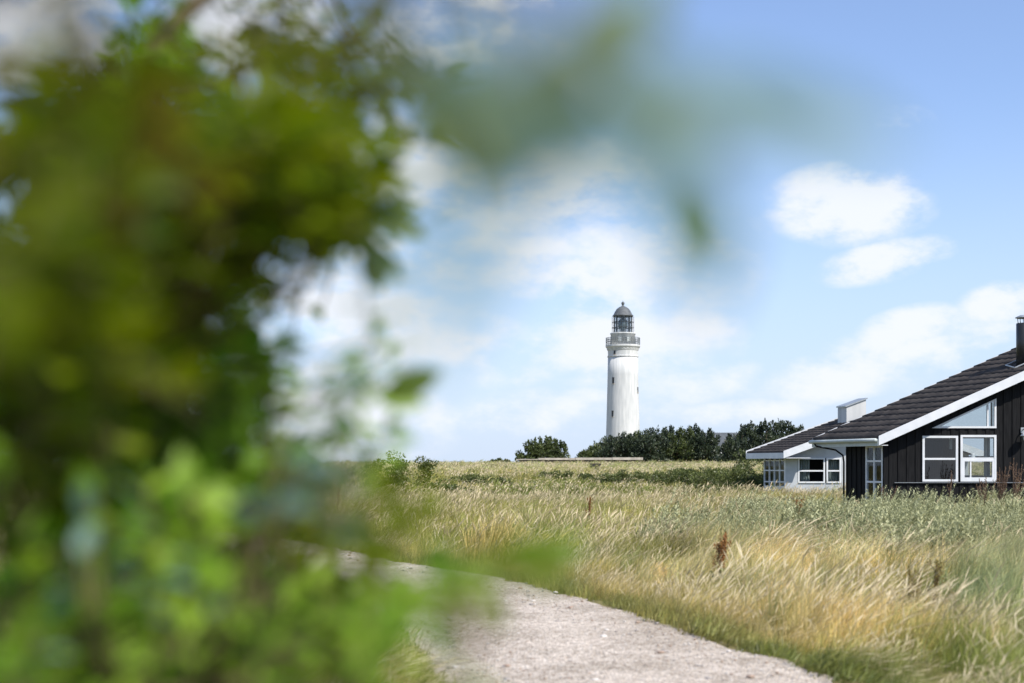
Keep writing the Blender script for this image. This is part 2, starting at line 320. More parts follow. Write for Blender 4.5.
# ---------------------------------------------------------------- instancing of ground cover
hidden = {}
def scatter(name, variants, pts, rot, scale, tint, vidx, label, cat):
    col = bpy.data.collections.new(name+'_variants')
    for i, me in enumerate(variants):
        o = bpy.data.objects.new('%s_source_%02d' % (name, i), me); col.objects.link(o)
    me = bpy.data.meshes.new(name); n = len(pts)
    me.vertices.add(n); me.vertices.foreach_set('co', np.asarray(pts, np.float32).ravel())
    a = me.attributes.new('rot', 'FLOAT_VECTOR', 'POINT'); a.data.foreach_set('vector', np.asarray(rot, np.float32).ravel())
    a = me.attributes.new('scl', 'FLOAT_VECTOR', 'POINT'); a.data.foreach_set('vector', np.asarray(scale, np.float32).ravel())
    a = me.attributes.new('tint', 'FLOAT_VECTOR', 'POINT'); a.data.foreach_set('vector', np.asarray(tint, np.float32).ravel())
    a = me.attributes.new('vidx', 'INT', 'POINT'); a.data.foreach_set('value', np.asarray(vidx, np.int32))
    o = bpy.data.objects.new(name, me); C.objects.link(o)
    ng = bpy.data.node_groups.new(name+'_nodes', 'GeometryNodeTree')
    ng.interface.new_socket('Geometry', in_out='INPUT', socket_type='NodeSocketGeometry')
    ng.interface.new_socket('Geometry', in_out='OUTPUT', socket_type='NodeSocketGeometry')
    gi = ng.nodes.new('NodeGroupInput'); go = ng.nodes.new('NodeGroupOutput')
    ip = ng.nodes.new('GeometryNodeInstanceOnPoints'); ci = ng.nodes.new('GeometryNodeCollectionInfo')
    ci.inputs['Collection'].default_value = col; ci.inputs['Separate Children'].default_value = True; ci.inputs['Reset Children'].default_value = True
    def at(nm, ty):
        x = ng.nodes.new('GeometryNodeInputNamedAttribute'); x.data_type = ty; x.inputs['Name'].default_value = nm; return x.outputs['Attribute']
    ng.links.new(gi.outputs[0], ip.inputs['Points']); ng.links.new(ci.outputs[0], ip.inputs['Instance'])
    ip.inputs['Pick Instance'].default_value = True
    ng.links.new(at('vidx', 'INT'), ip.inputs['Instance Index'])
    e2r = ng.nodes.new('FunctionNodeEulerToRotation'); ng.links.new(at('rot', 'FLOAT_VECTOR'), e2r.inputs[0]); ng.links.new(e2r.outputs[0], ip.inputs['Rotation'])
    ng.links.new(at('scl', 'FLOAT_VECTOR'), ip.inputs['Scale'])
    ng.links.new(ip.outputs[0], go.inputs[0])
    md = o.modifiers.new('scatter', 'NODES'); md.node_group = ng
    setp(o, label, cat, kind='stuff'); return o

def tuft(n, rad, h0, h1, w, lean, heads=0, seed=1, hw=0.012, spread=0.5):
    """a clump of curved tapering blades, bent downwind (+X)"""
    g = np.random.default_rng(seed); b = MB()
    for i in range(n):
        a = g.uniform(0, 2*math.pi); r = rad*math.sqrt(g.uniform()); x, y = r*math.cos(a), r*math.sin(a)
        h = g.uniform(h0, h1); dx = lean*g.uniform(0.0, 1.5)*h + g.normal(0, spread*0.55)*h; dy = g.normal(0, spread*0.6)*h
        wd = g.uniform(-1, 1); wa = g.uniform(0, math.pi); wx, wy = math.cos(wa)*w/2, math.sin(wa)*w/2
        vs = []; ts = (0, 0.35, 0.7, 1.0); droop = g.uniform(0.02, 0.22)*h
        for t in ts:
            cx = x+dx*t**1.9; cy = y+dy*t**1.7; cz = h*t - droop*t**3
            k = (1.0, 0.9, 0.6, 0.0)[ts.index(t)]
            if t < 1: vs += [(cx-wx*k, cy-wy*k, cz), (cx+wx*k, cy+wy*k, cz)]
            else: vs.append((cx, cy, cz))
        b.add(vs, [(0,1,3,2),(2,3,5,4),(4,5,6)], g.uniform(0,1))
    hb = MB()
    for i in range(heads):
        a = g.uniform(0, 2*math.pi); r = rad*math.sqrt(g.uniform()); x, y = r*math.cos(a), r*math.sin(a)
        h = g.uniform(0.9*h1, 1.25*h1); dx = lean*g.uniform(0.6,1.3)*h+g.normal(0,0.22)*h; dy = g.normal(0,0.25)*h
        wa = g.uniform(0, math.pi); rv = g.uniform(0,1)
        for q in range(2):
            ww = wa + q*math.pi/2; wx, wy = math.cos(ww)*hw, math.sin(ww)*hw
            p = []
            for t, k in ((0,0.12),(0.55,0.12),(0.72,0.15),(0.82,1.0),(0.93,0.7),(1.0,0.05)):
                cx = x+dx*t**2; cy = y+dy*t**2; cz = h*(t-0.08*t**4); p += [(cx-wx*k,cy-wy*k,cz),(cx+wx*k,cy+wy*k,cz)]
            hb.add(p, [(2*j,2*j+1,2*j+3,2*j+2) for j in range(5)], rv)
    me = b.mesh('tuft', m_blade)
    if heads:
        me.materials.append(m_head); nb = len(b.f); 
        V = np.concatenate(b.v+hb.v); Fs = b.f + [tuple(i+b.n for i in f) for f in hb.f]
        me2 = bpy.data.meshes.new('tuft'); me2.from_pydata(V.tolist(), [], Fs)
        at = me2.attributes.new('rnd','FLOAT','POINT'); at.data.foreach_set('value', np.concatenate(b.a+hb.a).astype(np.float32))
        me2.materials.append(m_blade); me2.materials.append(m_head)
        mi = np.zeros(len(Fs), np.int32); mi[nb:] = 1; me2.polygons.foreach_set('material_index', mi); me = me2
    return me
near = [tuft(60, 0.18, 0.18, 0.58, 0.005, 0.40, 2, 11, 0.006), tuft(60, 0.18, 0.2, 0.64, 0.005, 0.46, 4, 12, 0.006), tuft(50, 0.18, 0.15, 0.5, 0.007, 0.30, 0, 13),
        tuft(26, 0.12, 0.4, 0.85, 0.008, 0.42, 0, 14), tuft(50, 0.16, 0.06, 0.2, 0.006, 0.15, 0, 15), tuft(44, 0.2, 0.2, 0.6, 0.005, 0.42, 8, 16, 0.007)]
mid = [tuft(44, 0.30, 0.12, 0.50, 0.010, 0.30, 2, 21, 0.009), tuft(44, 0.30, 0.15, 0.52, 0.010, 0.34, 5, 22, 0.010), tuft(46, 0.30, 0.1, 0.42, 0.011, 0.25, 0, 23), tuft(26, 0.22, 0.3, 0.7, 0.012, 0.3, 0, 24)]
far = [tuft(44, 0.75, 0.1, 0.36, 0.035, 0.2, 3, 31, 0.018), tuft(44, 0.75, 0.12, 0.38, 0.035, 0.25, 8, 32, 0.02), tuft(44, 0.75, 0.1, 0.34, 0.035, 0.2, 0, 33)]

straw = np.array((0.85,0.67,0.31)); gold = np.array((1.04,0.78,0.42)); green = np.array((0.19,0.235,0.055)); olive = np.array((0.40,0.40,0.11))
bluegr = np.array((0.40,0.46,0.28)); pale = np.array((0.62,0.61,0.30)); brown = np.array((0.24,0.18,0.09)); fresh = np.array((0.26,0.34,0.07))
def n2(x, y, s, seed): return np.array([fbm(a, b, s, 3, seed) for a, b in zip(x, y)])*2.2+0.5   # ~0..1
def lerp(a, b, t): return a+(b-a)*np.clip(t,0,1)[:,None]
def zone(x, y, pd):
    """what grows where: colour of the grass and which clump"""
    px = 512+x/np.maximum(y,1)*F
    a = n2(x, y, 0.35, 1.0)*0.7+0.3*n2(x, y, 1.7, 91.0); b = n2(x, y, 1.1, 5.0); c = n2(x, y*0.5, 0.10, 9.0)
    col = np.tile(olive, (len(x),1))
    col = lerp(col, straw, sstep(0.25,0.75,a)*0.9*(1-0.45*sstep(30,50,y)))
    # golden near right of the track
    g = sstep(10.5,12.5,y)*(1-sstep(21,27,y))*sstep(0.5,1.5,pd)*(x>0)
    col = lerp(col, gold*0.6+straw*0.5, g*sstep(0.10,0.5,a))
    col = lerp(col, green, g*sstep(0.62,0.8,b)*0.6)
    # greener bottom right
    col = lerp(col, fresh*0.6+olive*0.4, (x>0)*(1-sstep(11.2,13.2,y+(a-0.5)*2))*0.85)
    # blue-green marram on the far right
    mar = sstep(905,985,px+(b-0.5)*60)*sstep(12,13.5,y)*(1-sstep(23,26,y))
    col = lerp(col, bluegr, mar*0.7)
    mar2 = sstep(0.66,0.8,n2(x,y,0.8,21.0))*sstep(12,14,y)*(1-sstep(40,45,y)); col = lerp(col, bluegr, mar2*0.5*(x>0))
    # olive-brown middle ground left of the houses
    m = sstep(22,28,y)*(1-sstep(60,75,y))*(px<760)
    col = lerp(col, olive*0.85+straw*0.12, m*0.85); col = lerp(col, brown*1.1, m*sstep(0.50,0.75,n2(x,y,0.16,14.0))*0.75); col = lerp(col, green*1.1, m*(px<600)*sstep(0.45,0.7,c)*0.8)
    col = lerp(col, pale, m*sstep(0.60,0.85,a)*0.5)
    # dark green stretches, then the pale crest
    dk = sstep(55,66,y)*(1-sstep(92,104,y)); col = lerp(col, green*0.85+olive*0.2, dk*sstep(0.10,0.5,c)*0.9)
    col = lerp(col, pale*0.95, sstep(98,112,y)*(0.62+0.38*sstep(0.3,0.6,a)))
    # short green verge along the track
    col = lerp(col, green*0.85, (1-sstep(0.10,0.5,pd))*0.8)
    # left side greener
    col = lerp(col, olive*0.8+green*0.3, (x<-2)*(y<60)*0.55)
    return col, a, b, mar, mar2
def points(y0, y1, dens, margin):
    n = int(dens*(y1-y0)*(0.72*(y0+y1)/2+2*margin)); 
    y = rng.uniform(y0**2, y1**2, n)**0.5; hw = 0.36*y+margin
    x = rng.uniform(-1, 1, n)*hw; return x, y
def grass(name, x, y, variants, zs, label, pick):
    pd = pathd(x, y); k = pd > 0.02 + 0.12*rng.uniform(size=len(x)); x, y, pd = x[k], y[k], pd[k]
    # none inside the houses
    inside = ((x > 10.9-(y-40.5)*0.36) & (y > 40.2) & (y < 44) & (x < 23)) | ((x > 12.7-(y-66)*0.36) & (y > 66.2) & (y < 71))
    x, y, pd = x[~inside], y[~inside], pd[~inside]
    col, a, b, mar, mar2 = zone(x, y, pd); z = hgt(x, y, pd); n = len(x)
    col = col*rng.uniform(0.70, 1.28, (n,1))*(0.85+0.3*np.clip(n2(x,y,0.7,55.0),0,1))[:,None]*rng.uniform(0.95,1.05,(n,3))
    v, s = pick(x, y, pd, a, b, mar, mar2, n)
    flat = np.clip(n2(x,y,0.5,71.0)-0.55,0,0.4)*1.6; rot = np.stack([rng.normal(0,0.12,n), rng.normal(0,0.12,n)+flat, rng.normal(0,0.8,n)], 1); s = s*(0.72+0.5*np.clip(n2(x,y,0.9,81.0),0,1))
    sc3 = np.stack([s*zs[0], s*zs[0], s*zs[1]], 1)
    return scatter(name, variants, np.stack([x,y,z-0.01],1), rot, sc3, col, v, label, 'grass')
def pick_near(x, y, pd, a, b, mar, mar2, n):
    v = rng.choice([0,0,1,1,2,5], n); v = np.where((mar > 0.5) | (mar2 > 0.6), 3, v); v = np.where(pd < 0.16+0.12*b, 4, v)
    s = rng.uniform(0.75, 1.15, n)*(0.72+0.35*a); s = np.where(pd<1.2, s*(0.38+0.55*pd), s)
    s = np.where(v==4, rng.uniform(0.6,1.3,n), s); return v, s
def pick_mid(x, y, pd, a, b, mar, mar2, n):
    v = rng.choice([0,1,1,2], n); v = np.where(mar2 > 0.6, 3, v); v = np.where(pd < 0.8, 2, v)
    s = rng.uniform(0.75, 1.2, n)*(0.7+0.4*a)*np.where(pd<0.8, 0.5, 1); return v, s
def pick_far(x, y, pd, a, b, mar, mar2, n):
    v = rng.choice([0,1,2], n); v = np.where(y > 96, rng.choice([0,1,1],n), v); return v, rng.uniform(0.75, 1.2, n)
x1, y1 = points(2.0, 22, 26, 1.5); k = (rng.uniform(size=len(x1)) < np.where((y1<9)|(x1<-3), 0.35, 1.0)); x1, y1 = x1[k], y1[k]
ex, ey = PRs + 0, None
ii = rng.integers(0, 330, 5200); sgn = rng.uniform(size=5200) < 0.6; off = np.abs(rng.normal(0, 0.28, 5200))
e = np.where(sgn[:,None], PRs[ii], PLs[ii]); dr = (PRs-PLs)[ii]; dr /= np.hypot(*dr.T)[:,None]; e = e+dr*(off*np.where(sgn,1,-1))[:,None]+rng.normal(0,0.03,e.shape)
grass('dune_grass', np.concatenate([x1,e[:,0]]), np.concatenate([y1,e[:,1]]), near, (1,1), 'golden straw and green dune grass bending in the wind beside the track', pick_near)
x2, y2 = points(21, 62, 9.0, 3.0); grass('heath_grass', x2, y2, mid, (1,1), 'olive and straw heath grass with pale seed heads in front of the houses', pick_mid)
x3, y3 = points(60, 172, 2.6, 8.0); grass('crest_grass', x3, y3, far, (1,1.0), 'pale yellow grass on the far dune crest below the trees', pick_far)

# pebbles on the track
def pebble(seed):
    g = np.random.default_rng(seed); b = MB(); pr = [(0.001,-0.4),(0.7,-0.25),(1.0,0.05),(0.75,0.35),(0.001,0.5)]
    b.lathe(pr, 7, cap=False); v = b.v[0]; b.v[0] = v*(1+g.uniform(-0.18,0.18,(len(v),1)))*np.array((1,0.75,0.8)); return b
pebs = []
m_peb = [M('stone_pale', (0.62,0.58,0.54), 0.8), M('stone_grey', (0.33,0.30,0.28), 0.8), M('stone_brown', (0.36,0.27,0.21), 0.8)]
for q in range(3): pebs.append(pebble(q).mesh('pebble', m_peb[q], True))
n = 9000; i = rng.integers(20, 330, n); t = rng.uniform(0.01,0.99,n)[:,None]; pp = PLs[i]*(1-t)+PRs[i]*t + rng.normal(0,0.03,(n,2))
s = rng.uniform(0.005, 0.016, n)*(1+(rng.uniform(size=n)<0.06)*1.6)
scatter('pebbles', pebs, np.stack([pp[:,0],pp[:,1],hgt(pp[:,0],pp[:,1])+0.022],1), np.stack([np.zeros(n),np.zeros(n),rng.uniform(0,6.28,n)],1), np.stack([s,s,s],1), np.ones((n,3)), rng.integers(0,3,n), 'loose pale pebbles strewn over the gravel track', 'pebbles')

# silver-leaved creeping willow in front of the houses
def willow(seed, hmax=0.7, nsh=16, lean=0.25):
    g = np.random.default_rng(seed); b = MB()
    for i in range(nsh):
        a = g.uniform(0, 6.283); r = 0.26*math.sqrt(g.uniform()); h = hmax*g.uniform(0.45,1.0); base = np.array((r*math.cos(a), r*math.sin(a), 0.0))
        dv = np.array((lean*g.uniform(0.2,1.6)+0.35*math.cos(a)*g.uniform(0,1), 0.35*math.sin(a)*g.uniform(0,1), 1.0)); tone = g.uniform(-0.25,0.3)
        b.add([base+(-0.003,0,0), base+(0.003,0,0), base+dv*h+(0.001,0,0), base+dv*h-(0.001,0,0)], [(0,1,2,3)], 0.1)
        m = int(34*h/hmax)+6
        for k in range(m):
            t = 0.15+0.85*k/m; p = base+dv*h*t+np.array((0.05*t*t,0,0)); aa = g.uniform(0,6.283)
            d = np.array((math.cos(aa)*0.8+0.15, math.sin(aa)*0.8, g.uniform(0.3,1.3))); d /= np.linalg.norm(d)
            sd = np.cross(d, g.normal(0,1,3)); sd /= np.linalg.norm(sd); ln = g.uniform(0.045,0.085)*(1.15-0.5*t); w = ln*0.2
            b.add([p, p+d*ln*0.5+sd*w, p+d*ln, p+d*ln*0.5-sd*w], [(0,1,2,3)], min(1,max(0,0.12+0.6*t+tone*1.4+g.normal(0,0.12))))
    return b.mesh('willow', m_willow)
wv = [willow(41), willow(42,0.6), willow(43,0.9,9,0.4), willow(44,0.45,22,0.1)]
n = 9000; y = rng.uniform(19.5**2, 39.6**2, n)**0.5; px = rng.uniform(640, 1200, n); x = (px-512)/F*y
f = n2(x, y, 0.45, 33.0); keep = (f + 0.5*sstep(700,830,px) - 0.6*(1-sstep(20,24,y)) > rng.uniform(0.65,1.05,n)) & (rng.uniform(size=n) < 0.42)
x, y = x[keep], y[keep]; n = len(x); pd = pathd(x, y); s = rng.uniform(0.6,1.15,n)*(0.65+0.5*np.clip(n2(x,y,0.55,61.0),0,1))*(1.0-0.10*sstep(27,34,y))
wt = np.ones((n,3))
scatter('creeping_willow', wv, np.stack([x,y,hgt(x,y,pd)],1), np.stack([np.zeros(n),np.zeros(n),rng.uniform(-0.8,0.8,n)],1), np.stack([s,s,s*1.05],1), wt, rng.integers(0,4,n), 'silver green creeping willow thicket in front of the black house', 'ground cover')

# ---------------------------------------------------------------- black house
e = np.array((-0.342, 0.94))          # direction of the eaves, going away from the camera
def roof_tiles(P0, sgn, slope, run, depth, course=0.41, wave=0.30):
    """interlocking tiles: stepped courses with a rolled profile"""
    b = MB(); nc = int(round(run/course*math.sqrt(1+slope*slope))); dc = run/nc; na = int(depth/wave*8)
    for i in range(nc):
        vs = []
        for j, (tb, lift) in enumerate(((0.0, -0.012), (0.0, 0.046), (1.12, 0.006))):
            for k in range(na+1):
                a = depth*k/na; w = 0.009*math.cos(2*math.pi*a/wave + (0.2 if i%2 else 0))
                w = w if w > -0.006 else -0.006 + 0.25*w
                bb = (i+tb)*dc; vs.append((P0[0]+e[0]*a+sgn*bb, P0[1]+e[1]*a, P0[2]+slope*bb+lift+(w if j else -0.01)))
        m = na+1
        b.add(vs, [(k, k+1, m+k+1, m+k) for k in range(na)]+[(m+k, m+k+1, 2*m+k+1, 2*m+k) for k in range(na)])
    return b
YV = 40.0; S = 0.448
P0 = (PX(878.5, YV), YV, PZ(437.0, YV)); DEP = 3.42; RUN = 6.4
bh = thing('black_house', 'black timber holiday house with dark tiled roof and white barge board at the right edge', 'house', (PX(900,YV), YV+0.4, 0))
roof_tiles(P0, 1, S, RUN, DEP).build('roof', m_tile, bh, True)
roof_tiles((P0[0]+2*RUN, P0[1], P0[2]), -1, S, RUN, DEP).build('roof', m_tile, bh, True)
rb = MB(); rp = [(P0[0]+RUN+e[0]*a, P0[1]+e[1]*a, P0[2]+S*RUN+0.03) for a in np.linspace(-0.03, DEP+0.03, 12)]; rb.tube(rp, 0.12, 8); rb.build('ridge_tiles', m_tile, bh, True)
# underside deck so the roof has thickness
db = MB()
for sg, x0 in ((1, P0[0]), (-1, P0[0]+2*RUN)):
    q = [(x0+e[0]*0.03+sg*0.02, P0[1]+0.03, P0[2]-0.03), (x0+sg*RUN, P0[1]+0.03, P0[2]-0.03+S*RUN), (x0+sg*RUN+e[0]*(DEP-0.03), P0[1]+e[1]*(DEP-0.03), P0[2]-0.03+S*RUN), (x0+e[0]*(DEP-0.03)+sg*0.02, P0[1]+e[1]*(DEP-0.03), P0[2]-0.03)]
    db.hexa([(a,b,c-0.09) for a,b,c in q], q)
db.build('roof_deck', m_black, bh)
# barge boards (front and back)
def barge(b, y, th, drop=0.265, up=0.03, k0=0.0):
    for sg, x0 in ((1, P0[0]+k0), (-1, P0[0]+2*RUN+k0)):
        q = [(x0-sg*0.0, y, P0[2]+up-drop), (x0+sg*RUN, y, P0[2]+up-drop+S*RUN), (x0+sg*RUN, y, P0[2]+up+S*RUN), (x0, y, P0[2]+up)]
        b.prism(q, (0, th, 0))
b = MB(); barge(b, P0[1]-0.035, 0.032); b.build('barge_board', m_white, bh)
b = MB(); barge(b, P0[1]+e[1]*DEP+0.005, 0.03, k0=e[0]*DEP); b.build('barge_board', m_white, bh)
# eave fascia + gutter along the left side
nrm = np.array((-0.94, -0.342))
b = MB(); a0 = np.array(P0[:2])+e*0.0+nrm*0.0; a1 = np.array(P0[:2])+e*DEP
z1 = P0[2]-0.05; z0 = P0[2]-0.25
b.hexa([(*(a0+nrm*0.03),z0),(*(a0-nrm*0.0),z0),(*(a1-nrm*0.0),z0),(*(a1+nrm*0.03),z0)], [(*(a0+nrm*0.03),z1),(*a0,z1),(*a1,z1),(*(a1+nrm*0.03),z1)])
b.build('eave_fascia', m_fasciashade, bh)
b = MB(); g0 = a0+nrm*0.10; g1 = a1+nrm*0.10; b.tube([(*(g0+(g1-g0)*t), P0[2]-0.09) for t in np.linspace(0,1,5)], 0.055, 10); b.build('gutter', m_fasciashade, bh, True)
wallL0 = np.array((PX(884.5, 40.4), 40.4)); WLEN = 1.92
b = MB(); w1 = wallL0+e*(WLEN+0.05)+nrm*0.06
b.tube([(*(g0+(g1-g0)*0.93), P0[2]-0.12), (*(g0+(g1-g0)*0.90), P0[2]-0.22), (*(w1+nrm*0.15+e*0.2), P0[2]-0.34), (*(w1+e*0.05), P0[2]-0.50), (*w1, P0[2]-0.7), (*w1, 0.1)], 0.027, 8); b.build('downpipe', m_black, bh, True)
# soffit
b = MB(); s0 = a0-nrm*0.01; s1 = a1-nrm*0.01; wi = np.array((0.26,0)); b.hexa([(*s0,z0+0.01),(*(s0+wi),z0+0.01),(*(s1+wi),z0+0.01),(*s1,z0+0.01)], [(*s0,z0+0.03),(*(s0+wi),z0+0.03),(*(s1+wi),z0+0.03),(*s1,z0+0.03)]); b.build('soffit', m_white, bh)

# gable wall of vertical boards, with openings
YW = 40.4; XL = wallL0[0]; XR = P0[0]+2*RUN-0.25
def roofz(x):
    xm = P0[0]+RUN; d = x-P0[0] if x <= xm else P0[0]+2*RUN-x
    return P0[2]-0.13+S*d
def px_(p): return PX(p, YW)
def pz_(p): return PZ(p, YW)
W1 = (px_(922), px_(957.5), pz_(481.5), pz_(435.8)); W2 = (px_(960), px_(995.8), pz_(481.5), pz_(435.0))
T = (px_(931.5), px_(995.8), pz_(428.2), pz_(398.5))
mpx = [XL]; step = 0.125; x = XL
while x < XR: x += step; mpx.append(min(x, XR))
cuts = sorted(set(mpx + [W1[0],W1[1],W2[0],W2[1],T[0],T[1], P0[0]+RUN]))
def tri_top(x): return T[2]+(T[3]-T[2])*(x-T[0])/(T[1]-T[0])
def wallpiece(b, x0, x1, y0, y1, za0, za1, zb0, zb1):
    b.hexa([(x0,y0,za0),(x1,y0,za1),(x1,y1,za1),(x0,y1,za0)], [(x0,y0,zb0),(x1,y0,zb1),(x1,y1,zb1),(x0,y1,zb0)])
ZB = -0.05; LEDGE = pz_(482.6)
def gable(b, y, openings=True, xs=0.0):
    for x0, x1 in zip(cuts[:-1], cuts[1:]):
        if x1-x0 < 0.004: continue
        xm = (x0+x1)/2; odd = int(round((xm-XL)/step-0.5))%2
        yy = y-(0.022 if odd else 0.0)
        segs = []; lo = (ZB, ZB)
        if openings:
            for w in (W1, W2):
                if w[0]-1e-6 < xm < w[1]+1e-6: segs.append((lo, (w[2], w[2]))); lo = (w[3], w[3])
            if T[0] < xm < T[1]:
                segs.append((lo, (T[2], T[2]))); lo = (tri_top(x0), tri_top(x1))
        segs.append((lo, (roofz(x0), roofz(x1))))
        for a, c in segs: wallpiece(b, x0+xs, x1+xs, yy, y+0.06, a[0], a[1], c[0], c[1])
b = MB(); gable(b, YW); b.build('gable_wall', m_black, bh)
# rear gable with the same openings, so daylight shows through the house
YR = YW + 1.80; xs_ = e[0]/e[1]*1.80; W1f, W2f, Tf = W1, W2, T; dxr = 0.52-xs_; W1 = (0,0,0,0); W2 = (W2[0]+dxr-0.1, W2[1]+dxr+0.15, W2[2]+0.1, W2[3]); T = (T[0]+dxr-0.05, T[1]+dxr+0.2, T[2]-0.02, T[3]+0.22)
mid_ = sorted(set(mpx+[W2[0],W2[1],T[0],T[1],P0[0]+RUN])); cuts = mid_
b = MB(); gable(b, YR, xs=xs_); b.build('rear_wall', m_black, bh)
W1r, W2r, Tr = W1, W2, T; W1, W2, T = W1f, W2f, Tf
# side wall: window near the corner, boards behind
def sidept(t, off=0.0): q = wallL0+e*t+nrm*off; return q
b = MB(); ztop = z0+0.012; t = 0.0; i = 0; SW = (0.06, 0.90, 0.55)
def sidebox(b, t0, t1, o0, o1, za, zb):
    q = [sidept(t0,o1), sidept(t1,o1), sidept(t1,o0), sidept(t0,o0)]
    b.hexa([(*k, za) for k in q], [(*k, zb) for k in q])
sidebox(b, 0, SW[0], -0.05, 0.02, ZB, ztop)
t = SW[1]
while t < WLEN-0.01:
    t2 = min(t+0.125, WLEN); sidebox(b, t, t2, -0.05, 0.0 if i%2 else 0.022, ZB, ztop); t = t2; i += 1
sidebox(b, SW[0], SW[1], -0.05, 0.0, ZB, 0.28)
b.build('side_wall', m_black, bh)
# inner side wall closing the back part
def frame_rect(b, x0, x1, z0, z1, y, w=0.06, d=0.05):
    b.box(x0, x0+w, y, y+d, z0, z1); b.box(x1-w, x1, y, y+d, z0, z1); b.box(x0+w, x1-w, y, y+d, z0, z0+w); b.box(x0+w, x1-w, y, y+d, z1-w, z1)
def window(w, kind, y=YW, parent=bh, name='window', fw=0.062, xo=0):
    x0, x1, z0_, z1_ = w; x0 += xo; x1 += xo; b = MB(); yf = y-0.05
    frame_rect(b, x0, x1, z0_, z1_, yf, fw, 0.09)
    zt = z0_+(z1_-z0_)*0.495
    b.box(x0+fw, x1-fw, yf+0.01, yf+0.08, zt-0.028, zt+0.028)
    if kind == 2:   # lower sash opens: heavier inner frame and a glazing bar
        frame_rect(b, x0+fw, x1-fw, z0_+fw, zt-0.028, yf+0.004, 0.055, 0.07)
        b.box(x0+0.27, x0+0.31, yf+0.012, yf+0.07, z0_+fw+0.05, zt-0.08)
    o = b.build(name, m_white, parent)
    for za, zb in ((z0_+fw, zt-0.028), (zt+0.028, z1_-fw)):
        g = MB(); ins = 0.055 if (kind == 2 and za < zt-0.1) else 0
        g.box(x0+fw+ins, x1-fw-ins, y+0.004, y+0.010, za+ins, zb-ins); g.build('pane', m_glass, o)
    return o
window(W1, 1); window(W2, 2)
window(W2r, 1, YR, xo=xs_)
def triwin(y, xo):
    b = MB(); w = 0.055; a = (T[0]+xo, T[2]); c = (T[1]+xo, T[2]); d = (T[1]+xo, T[3]); yf = y-0.05
    sl = (T[3]-T[2])/(T[1]-T[0])
    b.prism([(a[0],yf,a[1]),(c[0]-w,yf,c[1]),(c[0]-w,yf,c[1]+w),(a[0]+w/sl,yf,a[1]+w)], (0,0.09,0))
    b.box(c[0]-w, c[0], yf, yf+0.09, c[1], d[1]-w*sl)
    k = w*math.sqrt(1+sl*sl)*0.8
    b.prism([(a[0]+0.02,yf+0.004,a[1]+0.02*sl),(c[0],yf+0.004,d[1]),(c[0],yf+0.004,d[1]-k),(a[0]+0.02+k/sl,yf+0.004,a[1]+0.02*sl)], (0,0.08,0))
    b.box(c[0]-0.26, c[0]-0.22, yf+0.01, yf+0.07, c[1]+w, d[1]-k-0.26*sl)
    o = b.build('gable_window', m_white, bh)
    g = MB(); g.prism([(a[0]+0.1,y+0.004,a[1]+0.04),(c[0]-0.03,y+0.004,c[1]+0.04),(c[0]-0.03,y+0.004,d[1]-0.06)], (0,0.006,0)); g.build('pane', m_glass, o)
triwin(YW, 0); T = Tr; triwin(YR, xs_); T = Tf
# side window frame by the corner (tall, 2 columns, 3 rows)
b = MB(); t0, t1 = SW[0], SW[1]; zr = [0.28, pz_(482), pz_(461), ztop]
for tt in (t0, (t0+t1)/2-0.03, t1-0.06): sidebox(b, tt, tt+0.06, -0.04, 0.03, zr[0], ztop)
for z in (zr[0], zr[1]-0.03, zr[2]-0.03, ztop-0.05):
    for ta, tb in ((t0+0.06, (t0+t1)/2-0.03), ((t0+t1)/2+0.03, t1-0.06)): sidebox(b, ta, tb, -0.035, 0.025, z, z+0.055)
sw = b.build('side_window', m_white, bh)
for ta, tb in ((t0+0.06, (t0+t1)/2-0.03), ((t0+t1)/2+0.03, t1-0.06)):
    for za, zb in zip(zr[:-1], zr[1:]):
        g = MB(); sidebox(g, ta, tb, -0.006, 0.0, za+0.03, zb-0.03); g.build('pane', m_glass, sw)
def curtain(x0, x1, y, za, zb, parent):
    n = int((x1-x0)/0.02)+2; b = MB(); vs = []
    for q in range(n): xx = x0+(x1-x0)*q/(n-1); yy = y+0.03*math.sin(q*1.1); vs += [(xx,yy,za),(xx,yy,zb),(xx,yy+0.01,zb),(xx,yy+0.01,za)]
    b.add(vs, [(4*q,4*q+4,4*q+5,4*q+1) for q in range(n-1)]+[(4*q+3,4*q+2,4*q+6,4*q+7) for q in range(n-1)]+[(4*q+1,4*q+5,4*q+6,4*q+2) for q in range(n-1)]); b.build('curtain', m_curtain, parent)
# interior
b = MB(); b.box(XL+0.05, XR-0.1, YW+0.07, YR-0.01, 0.05, 0.15); b.build('floor_slab', m_inner, bh)
b = MB(); b.box(px_(1000)+1.1, px_(1000)+1.18, YW+0.07, YR-0.01, 0.15, 4.3); b.build('inner_wall', m_inner, bh)
b = MB()
curtain(W2[1]-0.24, W2[1]-0.07, YW+0.3, 0.16, pz_(428.5), bh)
b = MB(); b.box(px_(905), px_(957), YR-0.5, YR-0.46, 0.16, pz_(431)); b.build('room_divider', m_innerdark, bh)
curtain(W1[1]-0.16, W1[1]-0.08, YW+0.25, pz_(449), pz_(437.5), bh)

b = MB(); b.lathe([(0.001,0),(0.06,0),(0.075,0.05),(0.05,0.12),(0.06,0.16)], 16, (px_(975), YW+0.22, pz_(459))); setp(b.build('vase', m_white, None, True), 'small white vase on the sill of the right-hand window', 'vase')
b = MB(); b.box(W2[0], W2[1], YW+0.08, YW+0.36, pz_(460.5), pz_(459)); b.build('window_shelf', m_white, bh)
# ledge line across the gable, boards below
b = MB(); b.box(px_(894), XR, YW-0.075, YW-0.024, LEDGE-0.008, LEDGE+0.008); b.build('ledge', M('grey_ledge', (0.22,0.24,0.26), 0.6), bh)
